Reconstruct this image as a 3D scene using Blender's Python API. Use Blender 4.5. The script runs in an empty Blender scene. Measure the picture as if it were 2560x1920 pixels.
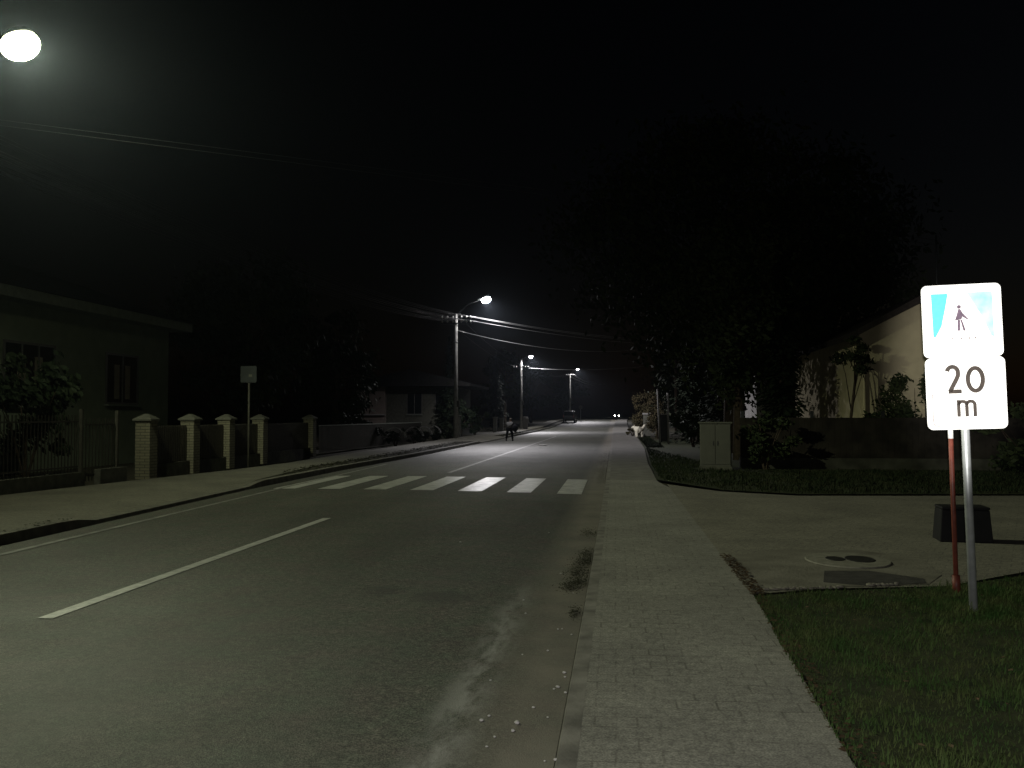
import bpy, bmesh, math, random
from mathutils import Vector, Matrix
R = math.radians
random.seed(7)
S = bpy.context.scene
COL = S.collection

# ------------------------------------------------------------------ helpers
class MB:
    """collects shapes, links them as ONE mesh object"""
    def __init__(s): s.v = []; s.f = []; s.m = []
    def face(s, pts, mi=0):
        i = len(s.v); s.v += [tuple(p) for p in pts]; s.f.append(tuple(range(i, i + len(pts)))); s.m.append(mi)
    def add(s, vs, fs, mi=0):
        i = len(s.v); s.v += [tuple(p) for p in vs]
        for f in fs: s.f.append(tuple(i + k for k in f)); s.m.append(mi)
        return s
    def box(s, c, d, rz=0, mi=0, taper=1.0):
        x, y, z = d[0] / 2, d[1] / 2, d[2] / 2
        ca, sa = math.cos(rz), math.sin(rz); vs = []
        for k, t in ((-1, 1), (1, taper)):
            for a, b in ((-1, -1), (1, -1), (1, 1), (-1, 1)):
                px, py = a * x * t, b * y * t
                vs.append((c[0] + px * ca - py * sa, c[1] + px * sa + py * ca, c[2] + k * z))
        return s.add(vs, [(3, 2, 1, 0), (4, 5, 6, 7), (0, 1, 5, 4), (1, 2, 6, 5), (2, 3, 7, 6), (3, 0, 4, 7)], mi)
    def tube(s, pts, rad, n=10, mi=0, cap=True):
        pts = [Vector(p) for p in pts]
        if not hasattr(rad, '__len__'): rad = [rad] * len(pts)
        vs = []; fs = []
        for i, p in enumerate(pts):
            t = (pts[min(i + 1, len(pts) - 1)] - pts[max(i - 1, 0)]).normalized()
            u = t.cross(Vector((0, 0, 1)))
            if u.length < 1e-3: u = Vector((1, 0, 0))
            u.normalize(); w = t.cross(u)
            for k in range(n):
                a = 2 * math.pi * k / n
                vs.append(p + (u * math.cos(a) + w * math.sin(a)) * rad[i])
        for i in range(len(pts) - 1):
            for k in range(n):
                a, b = i * n + k, i * n + (k + 1) % n
                fs.append((a, a + n, b + n, b))
        if cap:
            fs.append(tuple(range(n))); fs.append(tuple(reversed(range((len(pts) - 1) * n, len(pts) * n))))
        return s.add(vs, fs, mi)
    def lathe(s, c, prof, n=20, mi=0, sx=1, sy=1):
        vs = []; fs = []
        for r, z in prof:
            for k in range(n):
                a = 2 * math.pi * k / n
                vs.append((c[0] + r * sx * math.cos(a), c[1] + r * sy * math.sin(a), c[2] + z))
        m = len(prof)
        for i in range(m - 1):
            for k in range(n):
                a, b = i * n + k, i * n + (k + 1) % n
                fs.append((a, b, b + n, a + n))
        fs.append(tuple(reversed(range(n)))); fs.append(tuple(range((m - 1) * n, m * n)))
        return s.add(vs, fs, mi)
    def ball(s, c, r, nu=14, nv=9, mi=0):
        if not hasattr(r, '__len__'): r = (r, r, r)
        prof = [(max(1e-3, math.sin(math.pi * i / nv)), -math.cos(math.pi * i / nv)) for i in range(nv + 1)]
        i0 = len(s.v); s.lathe((0, 0, 0), prof, nu, mi)
        for i in range(i0, len(s.v)):
            x, y, z = s.v[i]; s.v[i] = (c[0] + x * r[0], c[1] + y * r[1], c[2] + z * r[2])
        return s
    def prism(s, poly, axis, a, b, mi=0):
        """polygon (2D) extruded along an axis from a to b; axis 'y': poly=(x,z); 'x': poly=(y,z); 'z': poly=(x,y)"""
        def P(p, t): return (p[0], t, p[1]) if axis == 'y' else ((t, p[0], p[1]) if axis == 'x' else (p[0], p[1], t))
        n = len(poly); vs = [P(p, a) for p in poly] + [P(p, b) for p in poly]
        fs = [tuple(reversed(range(n))), tuple(range(n, 2 * n))] + [(k, (k + 1) % n, n + (k + 1) % n, n + k) for k in range(n)]
        return s.add(vs, fs, mi)
    def build(s, name, mat, parent=None, loc=(0, 0, 0), smooth=False, fix=True):
        me = bpy.data.meshes.new(name); me.from_pydata(s.v, [], s.f)
        mats = mat if isinstance(mat, (list, tuple)) else [mat]
        for m in mats: me.materials.append(m) if m else None
        if len(mats) > 1:
            for p, k in zip(me.polygons, s.m): p.material_index = k
        if fix and len(s.f) < 30000:
            b = bmesh.new(); b.from_mesh(me); bmesh.ops.recalc_face_normals(b, faces=b.faces[:]); b.to_mesh(me); b.free()
        if smooth:
            for p in me.polygons: p.use_smooth = True
        me.update()
        o = bpy.data.objects.new(name, me); COL.objects.link(o); o.location = loc
        if parent is not None: o.parent = parent
        return o

def tag(o, label, cat, group=None, kind=None):
    o['label'] = label; o['category'] = cat
    if group: o['group'] = group
    if kind: o['kind'] = kind
    return o
def thing(name, label, cat, loc, rz=0, group=None):
    o = bpy.data.objects.new(name, None); COL.objects.link(o); o.empty_display_size = .3
    o.location = loc; o.rotation_euler = (0, 0, rz)
    return tag(o, label, cat, group)
def struct(o): o['kind'] = 'structure'; return o
def bevel(o, w, seg=2):
    m = o.modifiers.new('bevel', 'BEVEL'); m.width = w; m.segments = seg; m.limit_method = 'ANGLE'; return o
def copy_tree(o, parent=None):
    c = o.copy(); COL.objects.link(c)
    if parent is not None: c.parent = parent
    for ch in [x for x in bpy.data.objects if x.parent == o]: copy_tree(ch, c)
    return c

# terrain along the road: flat, then a gentle rise; the road bends right beyond 100 m
def lerp_tab(t, x):
    if x <= t[0][0]: return t[0][1]
    for (a, b), (c, d) in zip(t, t[1:]):
        if x <= c:
            k = (x - a) / (c - a); k = k * k * (3 - 2 * k); return b + (d - b) * k
    return t[-1][1]
ZT = [(92, 0), (112, .10), (155, .8), (200, 1.0), (470, 1.05)]
def zg(y): return lerp_tab(ZT, y)
def sx(y): return 0 if y < 100 else (y - 100) ** 2 * 1.35e-4
def lin(t, x):
    if x <= t[0][0]: return t[0][1]
    for (a, b), (c, d) in zip(t, t[1:]):
        if x <= c: return b + (d - b) * (x - a) / (c - a)
    return t[-1][1]
KL = [(-12, -7.35), (10.7, -7.53), (15, -7.71), (20, -7.95), (26, -8.0), (36, -7.75), (60, -7.8), (100, -7.9)]
def rk(y): return lin([(4, -.285), (8, -.265), (13, -.25), (23, -.23)], y) + sx(y)
def kl(y): return lin(KL, y) + sx(y)

# ------------------------------------------------------------------ materials
def mat(name, col, rough=.8, spec=.5, metal=0, var=.25, scale=6, bump=0, bscale=40, col2=None, emis=None, estr=0, detail=6):
    m = bpy.data.materials.new(name); m.use_nodes = True
    nt = m.node_tree; N = nt.nodes; L = nt.links; b = N['Principled BSDF']
    b.inputs['Roughness'].default_value = rough; b.inputs['Metallic'].default_value = metal
    b.inputs['Specular IOR Level'].default_value = spec
    tc = N.new('ShaderNodeTexCoord')
    if var or col2:
        n = N.new('ShaderNodeTexNoise'); n.inputs['Scale'].default_value = scale; n.inputs['Detail'].default_value = detail
        L.new(tc.outputs['Object'], n.inputs['Vector'])
        r = N.new('ShaderNodeValToRGB'); r.color_ramp.elements[0].position = .3; r.color_ramp.elements[1].position = .7
        c2 = col2 or tuple(c * (1 + var) for c in col); c1 = col if col2 else tuple(c * (1 - var) for c in col)
        r.color_ramp.elements[0].color = (*c1, 1); r.color_ramp.elements[1].color = (*c2, 1)
        L.new(n.outputs['Fac'], r.inputs['Fac']); L.new(r.outputs['Color'], b.inputs['Base Color'])
    else: b.inputs['Base Color'].default_value = (*col, 1)
    if bump:
        n2 = N.new('ShaderNodeTexNoise'); n2.inputs['Scale'].default_value = bscale; n2.inputs['Detail'].default_value = 4
        L.new(tc.outputs['Object'], n2.inputs['Vector'])
        bp = N.new('ShaderNodeBump'); bp.inputs['Strength'].default_value = bump; bp.inputs['Distance'].default_value = .02
        L.new(n2.outputs['Fac'], bp.inputs['Height']); L.new(bp.outputs['Normal'], b.inputs['Normal'])
    if emis:
        b.inputs['Emission Color'].default_value = (*emis, 1); b.inputs['Emission Strength'].default_value = estr
    return m

def asphalt_mat():
    """worn asphalt: fine aggregate, soft wear lanes, darker repairs, pale dusty scuffs by the gutter"""
    m = bpy.data.materials.new('asphalt'); m.use_nodes = True
    nt = m.node_tree; N = nt.nodes; L = nt.links; b = N['Principled BSDF']
    tc = N.new('ShaderNodeTexCoord'); v = tc.outputs['Object']
    def noise(sc, det, rough=.6, src=v):
        n = N.new('ShaderNodeTexNoise'); n.inputs['Scale'].default_value = sc; n.inputs['Detail'].default_value = det
        n.inputs['Roughness'].default_value = rough; L.new(src, n.inputs['Vector']); return n.outputs['Fac']
    def ramp(f, a, ca, c, cc):
        r = N.new('ShaderNodeValToRGB'); e = r.color_ramp.elements
        e[0].position = a; e[0].color = (*ca, 1); e[1].position = c; e[1].color = (*cc, 1); L.new(f, r.inputs['Fac']); return r.outputs['Color']
    def mix(kind, fac, a, c):
        x = N.new('ShaderNodeMix'); x.data_type = 'RGBA'; x.blend_type = kind
        if isinstance(fac, float): x.inputs[0].default_value = fac
        else: L.new(fac, x.inputs[0])
        L.new(a, x.inputs[6]); L.new(c, x.inputs[7]); return x.outputs[2]
    fine = ramp(noise(95, 2, .7), .36, (.028, .028, .027), .66, (.19, .188, .176))
    mid = ramp(noise(22, 5, .75), .36, (.55, .56, .55), .66, (1.4, 1.38, 1.33)); hue = ramp(noise(2.6, 5, .7), .35, (.86, 1.03, .88), .66, (1.12, .98, .97))
    mp = N.new('ShaderNodeMapping'); mp.inputs['Scale'].default_value = (1.0, .12, 1); L.new(v, mp.inputs['Vector'])
    lanes = ramp(noise(.9, 4, .6, mp.outputs['Vector']), .3, (.78, .78, .78), .7, (1.15, 1.15, 1.13))
    big = ramp(noise(.35, 5), .3, (.82, .83, .84), .72, (1.12, 1.11, 1.08))
    c = mix('MULTIPLY', 1.0, fine, mid); c = mix('MULTIPLY', 1.0, c, hue); c = mix('MULTIPLY', 1.0, c, lanes); c = mix('MULTIPLY', 1.0, c, big)
    # pale scuffed strip (x -0.9..-0.7) in the near gutter
    sp = N.new('ShaderNodeSeparateXYZ'); L.new(v, sp.inputs[0])
    def math_(op, a, k):
        x = N.new('ShaderNodeMath'); x.operation = op
        (L.new(a, x.inputs[0]) if not isinstance(a, float) else None)
        if isinstance(k, float): x.inputs[1].default_value = k
        else: L.new(k, x.inputs[1])
        return x.outputs[0]
    dx = math_('ABSOLUTE', math_('ADD', sp.outputs['X'], .84), 0.0)
    band = N.new('ShaderNodeMapRange'); band.inputs[1].default_value = .20; band.inputs[2].default_value = .02; L.new(dx, band.inputs[0])
    yl = N.new('ShaderNodeMapRange'); yl.inputs[1].default_value = 9.5; yl.inputs[2].default_value = 6.5; L.new(sp.outputs['Y'], yl.inputs[0])
    mp2 = N.new('ShaderNodeMapping'); mp2.inputs['Scale'].default_value = (1.0, .35, 1); L.new(v, mp2.inputs['Vector'])
    pn = N.new('ShaderNodeMapRange'); pn.inputs[1].default_value = .40; pn.inputs[2].default_value = .58; L.new(noise(4.6, 7, .75, mp2.outputs['Vector']), pn.inputs[0])
    f = math_('MULTIPLY', math_('MULTIPLY', band.outputs[0], yl.outputs[0]), pn.outputs[0])
    f = math_('MULTIPLY', f, .95)
    pale = N.new('ShaderNodeRGB'); pale.outputs[0].default_value = (.34, .335, .32, 1)
    c = mix('MIX', f, c, pale.outputs[0])
    # dusty gutter, brownish
    gd = N.new('ShaderNodeMapRange'); gd.inputs[1].default_value = -.85; gd.inputs[2].default_value = -.5; L.new(sp.outputs['X'], gd.inputs[0])
    gf = math_('MULTIPLY', math_('MULTIPLY', gd.outputs[0], noise(1.6, 6)), 1.35)
    dust = N.new('ShaderNodeRGB'); dust.outputs[0].default_value = (.25, .228, .19, 1)
    c = mix('MIX', gf, c, dust.outputs[0])
    # two old oil stains
    wob = N.new('ShaderNodeMix'); wob.data_type = 'VECTOR'; wob.inputs[0].default_value = .10
    nz = N.new('ShaderNodeTexNoise'); nz.inputs['Scale'].default_value = 2.5; L.new(v, nz.inputs['Vector']); L.new(v, wob.inputs[4])
    av = N.new('ShaderNodeVectorMath'); av.operation = 'ADD'; L.new(v, av.inputs[0]); L.new(nz.outputs['Color'], av.inputs[1]); L.new(av.outputs[0], wob.inputs[5])
    for px, py, rx, ry, k in ((-2.03, 8.25, .2, .26, .45), (-1.44, 8.06, .32, .30, .5)):
        s1 = N.new('ShaderNodeVectorMath'); s1.operation = 'SUBTRACT'; L.new(wob.outputs[1], s1.inputs[0]); s1.inputs[1].default_value = (px, py, 0)
        s2 = N.new('ShaderNodeVectorMath'); s2.operation = 'MULTIPLY'; L.new(s1.outputs[0], s2.inputs[0]); s2.inputs[1].default_value = (1 / rx, 1 / ry, 0)
        s3 = N.new('ShaderNodeVectorMath'); s3.operation = 'LENGTH'; L.new(s2.outputs[0], s3.inputs[0])
        s4 = N.new('ShaderNodeMapRange'); s4.inputs[1].default_value = 1.15; s4.inputs[2].default_value = .55; s4.inputs[4].default_value = k; L.new(s3.outputs['Value'], s4.inputs[0])
        dk = N.new('ShaderNodeRGB'); dk.outputs[0].default_value = (.03, .032, .03, 1); c = mix('MIX', s4.outputs[0], c, dk.outputs[0])
    L.new(c, b.inputs['Base Color'])
    rr = N.new('ShaderNodeMapRange'); rr.inputs[3].default_value = .6; rr.inputs[4].default_value = .78; L.new(noise(.8, 4), rr.inputs[0])
    L.new(rr.outputs[0], b.inputs['Roughness']); b.inputs['Specular IOR Level'].default_value = .3
    bp = N.new('ShaderNodeBump'); bp.inputs['Strength'].default_value = .35; bp.inputs['Distance'].default_value = .012
    L.new(noise(120, 2), bp.inputs['Height']); L.new(bp.outputs['Normal'], b.inputs['Normal'])
    return m

def paver_mat(name, c1, c2, joint, bw=.22, rh=.16, rot=0, soft=.6):
    m = bpy.data.materials.new(name); m.use_nodes = True
    nt = m.node_tree; N = nt.nodes; L = nt.links; b = N['Principled BSDF']
    tc = N.new('ShaderNodeTexCoord'); mp = N.new('ShaderNodeMapping'); mp.inputs['Rotation'].default_value = (0, 0, rot)
    L.new(tc.outputs['Object'], mp.inputs['Vector'])
    br = N.new('ShaderNodeTexBrick'); br.inputs['Scale'].default_value = 1; br.inputs['Brick Width'].default_value = bw
    br.inputs['Row Height'].default_value = rh; br.inputs['Mortar Size'].default_value = .007; br.inputs['Mortar Smooth'].default_value = .3
    br.inputs['Color1'].default_value = (*c1, 1); br.inputs['Color2'].default_value = (*c2, 1); br.inputs['Mortar'].default_value = (*joint, 1)
    L.new(mp.outputs['Vector'], br.inputs['Vector'])
    def noise(sc, d):
        n = N.new('ShaderNodeTexNoise'); n.inputs['Scale'].default_value = sc; n.inputs['Detail'].default_value = d
        L.new(tc.outputs['Object'], n.inputs['Vector']); return n.outputs['Fac']
    def mul(a, f, lo, hi):
        r = N.new('ShaderNodeValToRGB'); e = r.color_ramp.elements; e[0].position = .3; e[1].position = .7
        e[0].color = (lo, lo, lo, 1); e[1].color = (hi, hi, hi * .98, 1); L.new(f, r.inputs['Fac'])
        x = N.new('ShaderNodeMix'); x.data_type = 'RGBA'; x.blend_type = 'MULTIPLY'; x.inputs[0].default_value = 1
        L.new(a, x.inputs[6]); L.new(r.outputs['Color'], x.inputs[7]); return x.outputs[2]
    # joints partly filled with sand: fade them by a patchy mask
    pl = N.new('ShaderNodeMix'); pl.data_type = 'RGBA'; pl.inputs[6].default_value = (*[(a + d) / 2 for a, d in zip(c1, c2)], 1)
    L.new(br.outputs['Color'], pl.inputs[7])
    mr = N.new('ShaderNodeMapRange'); mr.inputs[1].default_value = .4; mr.inputs[2].default_value = .62; mr.inputs[3].default_value = 1 - soft; L.new(noise(2.2, 4), mr.inputs[0])
    L.new(mr.outputs[0], pl.inputs[0])
    c = mul(pl.outputs[2], noise(90, 2), .6, 1.38); c = mul(c, noise(20, 5), .8, 1.2); c = mul(c, noise(.9, 6), .8, 1.14)
    L.new(c, b.inputs['Base Color']); b.inputs['Roughness'].default_value = .88; b.inputs['Specular IOR Level'].default_value = .3
    bp = N.new('ShaderNodeBump'); bp.inputs['Strength'].default_value = .15; bp.inputs['Distance'].default_value = .006
    L.new(br.outputs['Fac'], bp.inputs['Height']); bp.invert = True; L.new(bp.outputs['Normal'], b.inputs['Normal'])
    return m

def brick_mat(name, c1, c2, joint, bw=.25, rh=.072):
    m = bpy.data.materials.new(name); m.use_nodes = True
    nt = m.node_tree; N = nt.nodes; L = nt.links; b = N['Principled BSDF']
    tc = N.new('ShaderNodeTexCoord'); sp = N.new('ShaderNodeSeparateXYZ'); L.new(tc.outputs['Object'], sp.inputs[0])
    ad = N.new('ShaderNodeMath'); L.new(sp.outputs['X'], ad.inputs[0]); L.new(sp.outputs['Y'], ad.inputs[1])
    cb = N.new('ShaderNodeCombineXYZ'); L.new(ad.outputs[0], cb.inputs[0]); L.new(sp.outputs['Z'], cb.inputs[1])
    br = N.new('ShaderNodeTexBrick'); br.inputs['Scale'].default_value = 1; br.inputs['Brick Width'].default_value = bw
    br.inputs['Row Height'].default_value = rh; br.inputs['Mortar Size'].default_value = .008
    br.inputs['Color1'].default_value = (*c1, 1); br.inputs['Color2'].default_value = (*c2, 1); br.inputs['Mortar'].default_value = (*joint, 1)
    L.new(cb.outputs[0], br.inputs['Vector']); L.new(br.outputs['Color'], b.inputs['Base Color']); b.inputs['Roughness'].default_value = .85
    bp = N.new('ShaderNodeBump'); bp.inputs['Strength'].default_value = .6; bp.inputs['Distance'].default_value = .01; bp.invert = True
    L.new(br.outputs['Fac'], bp.inputs['Height']); L.new(bp.outputs['Normal'], b.inputs['Normal'])
    return m

M = {}
M['asphalt'] = asphalt_mat()
M['pav_right'] = paver_mat('grey_block_paving', (.29, .28, .262), (.255, .248, .232), (.17, .162, .148), soft=.9)
M['path'] = mat('worn_footpath', (.165, .158, .144), .9, .2, col2=(.25, .24, .222), scale=2.5, bump=.4, bscale=60, detail=9)
M['drive'] = paver_mat('driveway_paving', (.25, .235, .20), (.22, .208, .18), (.15, .142, .125), .2, .2, .4, .8)
M['pav_left'] = paver_mat('left_paving', (.175, .168, .135), (.155, .15, .125), (.08, .075, .06), .3, .3, 0, .8)
M['kerb'] = mat('kerb_concrete', (.22, .21, .19), .85, .3, var=.4, scale=4, bump=.3)
M['kerb_left'] = mat('kerb_concrete_dirty', (.15, .145, .12), .85, .3, var=.3, scale=5, bump=.3)
M['paint'] = mat('road_paint', (.34, .34, .32), .5, .5, col2=(.62, .62, .58), var=.2, scale=9, detail=8)
M['paint_zebra'] = mat('zebra_paint', (.34, .34, .315), .36, .6, col2=(.66, .66, .62), scale=4, detail=9)
def worn(m, sc, lo_, hi_):
    nt = m.node_tree; N = nt.nodes; L = nt.links; pb = N['Principled BSDF']; src = pb.inputs['Base Color'].links[0].from_socket
    tc = N.new('ShaderNodeTexCoord'); n = N.new('ShaderNodeTexNoise'); n.inputs['Scale'].default_value = sc; n.inputs['Detail'].default_value = 10; n.inputs['Roughness'].default_value = .72
    L.new(tc.outputs['Object'], n.inputs['Vector']); mr = N.new('ShaderNodeMapRange'); mr.inputs[1].default_value = lo_; mr.inputs[2].default_value = hi_; L.new(n.outputs['Fac'], mr.inputs[0])
    x = N.new('ShaderNodeMix'); x.data_type = 'RGBA'; L.new(mr.outputs[0], x.inputs[0]); L.new(src, x.inputs[6]); x.inputs[7].default_value = (.09, .09, .085, 1); L.new(x.outputs[2], pb.inputs['Base Color'])
worn(M['paint_zebra'], 2.6, .54, .70)
nt = M['paint_zebra'].node_tree; N = nt.nodes; L = nt.links; pb = N['Principled BSDF']; src = pb.inputs['Base Color'].links[0].from_socket   # dark scuff on the fifth stripe
tc = N.new('ShaderNodeTexCoord'); s1 = N.new('ShaderNodeVectorMath'); s1.operation = 'SUBTRACT'; s1.inputs[1].default_value = (-3.04, 20.6, 0); L.new(tc.outputs['Object'], s1.inputs[0])
s2 = N.new('ShaderNodeVectorMath'); s2.operation = 'MULTIPLY'; s2.inputs[1].default_value = (5, 1.1, 0); L.new(s1.outputs[0], s2.inputs[0]); s3 = N.new('ShaderNodeVectorMath'); s3.operation = 'LENGTH'; L.new(s2.outputs[0], s3.inputs[0])
s4 = N.new('ShaderNodeMapRange'); s4.inputs[1].default_value = 1.3; s4.inputs[2].default_value = .3; L.new(s3.outputs['Value'], s4.inputs[0]); n = N.new('ShaderNodeTexNoise'); n.inputs['Scale'].default_value = 4.5; n.inputs['Detail'].default_value = 5; L.new(tc.outputs['Object'], n.inputs['Vector'])
n2 = N.new('ShaderNodeMapRange'); n2.inputs[1].default_value = .45; n2.inputs[2].default_value = .6; L.new(n.outputs['Fac'], n2.inputs[0]); ml = N.new('ShaderNodeMath'); ml.operation = 'MULTIPLY'; L.new(s4.outputs[0], ml.inputs[0]); L.new(n2.outputs[0], ml.inputs[1])
x = N.new('ShaderNodeMix'); x.data_type = 'RGBA'; L.new(ml.outputs[0], x.inputs[0]); L.new(src, x.inputs[6]); x.inputs[7].default_value = (.08, .078, .07, 1); L.new(x.outputs[2], pb.inputs['Base Color'])
worn(M['paint'], 5, .56, .72)
M['paint_worn'] = mat('road_paint_worn', (.13, .13, .12), .6, .4, col2=(.34, .34, .31), scale=5, detail=8)
M['soil'] = mat('verge_soil', (.035, .033, .022), .95, .2, col2=(.06, .055, .035), scale=3, bump=.6, bscale=25)
M['turf'] = mat('turf', (.022, .032, .013), .95, .2, col2=(.055, .06, .026), scale=5, bump=.6, bscale=40)
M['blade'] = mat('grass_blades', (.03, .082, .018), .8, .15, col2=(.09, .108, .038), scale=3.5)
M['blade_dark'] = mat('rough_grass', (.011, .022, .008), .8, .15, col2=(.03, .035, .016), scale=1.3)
M['weed'] = mat('gutter_weed', (.02, .028, .012), .85, .2, col2=(.045, .04, .02), scale=30)
M['litter'] = mat('leaf_litter', (.05, .032, .018), .9, .2, col2=(.10, .065, .035), scale=20)
M['leaf_fallen'] = mat('fallen_leaf', (.09, .055, .03), .85, .2, col2=(.20, .15, .09), scale=14)
M['leaf'] = mat('leaf_dark', (.016, .026, .010), .7, .15, col2=(.036, .045, .018), scale=.9)
M['leaf_brown'] = mat('leaf_olive', (.035, .034, .016), .75, .15, col2=(.08, .062, .034), scale=1.2)
M['conifer'] = mat('conifer_needles', (.012, .022, .011), .7, .15, col2=(.028, .038, .019), scale=1.2)
M['bark'] = mat('bark', (.06, .045, .032), .9, .2, var=.4, scale=12, bump=.6)
M['concrete'] = mat('pole_concrete', (.36, .36, .34), .8, .3, var=.3, scale=4, bump=.3)
M['galv'] = mat('galvanised_steel', (.40, .42, .42), .45, .5, .35, var=.15, scale=14)
M['dark_metal'] = mat('dark_metal', (.03, .032, .034), .5, .5, .4, var=.3)
M['iron'] = mat('iron_bars', (.05, .045, .035), .5, .5, .3, var=.3, scale=12)
M['iron_post'] = mat('weathered_post', (.07, .067, .053), .8, .3, var=.3, scale=9)
M['dark_base'] = mat('dark_concrete_base', (.05, .05, .038), .9, .15, var=.4, scale=3)  # concrete base toned darker than the other plinths
M['dark_board'] = mat('dark_board', (.022, .019, .015), .9, .15, var=.4, scale=3)
M['porcelain'] = mat('porcelain', (.8, .8, .76), .15, .6, var=.05)
M['wire'] = mat('aluminium_wire', (.55, .55, .55), .4, .5, .5, var=.1)
M['unlit_wire'] = mat('dimmed_wire', (.016, .016, .016), .6, .3, var=.1)  # near-black colour makes the thin cables read as unlit
M['signwhite'] = mat('sign_white', (.80, .80, .77), .45, .4, var=.03, scale=3)
M['signblue'] = mat('sign_blue', (.075, .60, .56), .45, .4, var=.12, scale=40)
M['signflash'] = mat('sign_blue_flash', (.20, .66, .63), .45, .4, col2=(.42, .74, .72), scale=9, detail=8)  # the same blue, paled in colour to show the flash glare
M['signink'] = mat('sign_ink', (.030, .021, .015), .5, .4, var=.35, scale=25)
M['signfig'] = mat('sign_figure', (.09, .06, .09), .5, .4, var=.3, scale=25)
M['signrim'] = mat('sign_rim_line', (.16, .13, .13), .5, .4, var=.3, scale=12)
M['signback'] = mat('sign_back', (.03, .035, .035), .5, .4, .3, var=.15)
M['red'] = mat('red_paint', (.17, .045, .03), .5, .4, var=.3, scale=18)
M['black'] = mat('black_plastic', (.012, .012, .013), .7, .3, var=.2)
M['cabinet'] = mat('cabinet_grey', (.07, .07, .056), .6, .4, var=.12, scale=4)
M['cream_brick'] = brick_mat('cream_brick', (.19, .178, .12), (.155, .146, .098), (.055, .05, .038))
M['capstone'] = mat('cap_concrete', (.11, .11, .09), .85, .3, var=.25)
M['plinth'] = mat('plinth_concrete', (.08, .08, .064), .9, .2, var=.3)
M['plaster'] = mat('grey_green_plaster', (.18, .21, .155), .9, .2, var=.12, scale=2)
M['yellow'] = mat('yellow_plaster', (.58, .51, .33), .9, .2, var=.10, scale=2.5)
M['pale'] = mat('pale_plaster', (.30, .29, .28), .9, .2, var=.12, scale=2)
M['pinkwall'] = mat('rose_plaster', (.24, .20, .175), .9, .2, var=.15, scale=2)
M['roof'] = mat('roof_tiles', (.035, .028, .024), .8, .3, var=.35, scale=8, bump=.6, bscale=14)
M['roof_dark'] = mat('bitumen_roof', (.022, .021, .02), .9, .2, var=.3, scale=6)
M['fascia'] = mat('fascia', (.17, .19, .155), .7, .3, var=.15)
M['frame'] = mat('window_frame', (.09, .088, .08), .5, .4, var=.1)
M['glass'] = mat('dark_glass', (.010, .012, .014), .08, .6, var=.1)
M['curtain'] = mat('curtain', (.22, .19, .15), .9, .2, var=.15)
M['stone'] = mat('pale_pebble', (.62, .61, .58), .8, .3, var=.15, scale=30)
M['sand'] = mat('mortar_edge', (.24, .225, .185), .95, .2, var=.3, scale=12, bump=.4)
M['apron'] = mat('worn_apron', (.15, .14, .115), .9, .2, col2=(.27, .255, .215), scale=2.2, bump=.5, bscale=30, detail=9)
M['patch'] = mat('patch_dark', (.065, .061, .058), .85, .3, var=.3, scale=10, bump=.4)
M['stain'] = mat('oil_stain', (.045, .048, .045), .6, .4, var=.25, scale=8)
M['castiron'] = mat('cast_iron', (.035, .034, .032), .6, .4, .4, var=.3, scale=16)
M['ring'] = mat('concrete_ring', (.25, .24, .20), .9, .2, var=.2, scale=10, bump=.4)
M['carpaint'] = mat('dark_car_paint', (.02, .022, .026), .25, .6, var=.1)
M['rubber'] = mat('rubber', (.02, .02, .02), .8, .3, var=.1)
M['alloy'] = mat('alloy', (.4, .4, .42), .35, .5, .7, var=.1)
M['taillight'] = mat('tail_lamp', (.25, .015, .012), .3, .5, var=.05)
M['headlamp'] = mat('headlamp', (.9, .9, .9), .3, .5, var=0, emis=(1, .98, .92), estr=60)
M['lampA'] = mat('lamp_bowl_warm', (.8, .8, .7), .4, .4, var=0, emis=(1, 1, .62), estr=26)
M['lampB'] = mat('lamp_bowl_white', (.8, .8, .8), .4, .4, var=0, emis=(1, .97, 1), estr=26)
for k in ('lampA', 'lampB'):
    nt = M[k].node_tree; o_ = nt.nodes['Material Output']; pb = nt.nodes['Principled BSDF']; mx = nt.nodes.new('ShaderNodeMixShader'); tr = nt.nodes.new('ShaderNodeBsdfTransparent')
    mx.inputs[0].default_value = .85; nt.links.new(pb.outputs[0], mx.inputs[1]); nt.links.new(tr.outputs[0], mx.inputs[2]); nt.links.new(mx.outputs[0], o_.inputs['Surface']); pb.inputs['Emission Strength'].default_value = 150
M['skin'] = mat('skin', (.42, .27, .20), .6, .3, var=.08)
M['jacket'] = mat('grey_jacket', (.17, .17, .165), .85, .2, var=.2)
M['trouser'] = mat('dark_trousers', (.022, .022, .026), .9, .2, var=.2)
M['hair'] = mat('hair', (.12, .10, .075), .8, .3, var=.3)
M['fur'] = mat('cream_fur', (.74, .70, .57), .9, .2, var=.12, scale=9, bump=.5)
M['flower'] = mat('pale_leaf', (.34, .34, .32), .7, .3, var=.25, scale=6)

# ------------------------------------------------------------------ camera
F = 2310; cam = bpy.data.cameras.new('camera'); co = bpy.data.objects.new('camera', cam); COL.objects.link(co)
cam.sensor_width = 36; cam.lens = 36 * F / 2560; cam.clip_end = 2000; cam.clip_start = .05
co.location = (0, 0, 1.6); co.rotation_euler = (math.pi / 2 + math.atan(80 / F), 0, math.atan(257 / F))
S.camera = co

# ------------------------------------------------------------------ world: night sky
w = bpy.data.worlds.new('World'); S.world = w; w.use_nodes = True
nt = w.node_tree; sky = nt.nodes.new('ShaderNodeTexSky'); sky.sky_type = 'NISHITA'; sky.sun_disc = False
sky.sun_elevation = R(-4); sky.sun_rotation = R(60)
nt.links.new(sky.outputs[0], nt.nodes['Background'].inputs[0]); nt.nodes['Background'].inputs[1].default_value = .02

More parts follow.
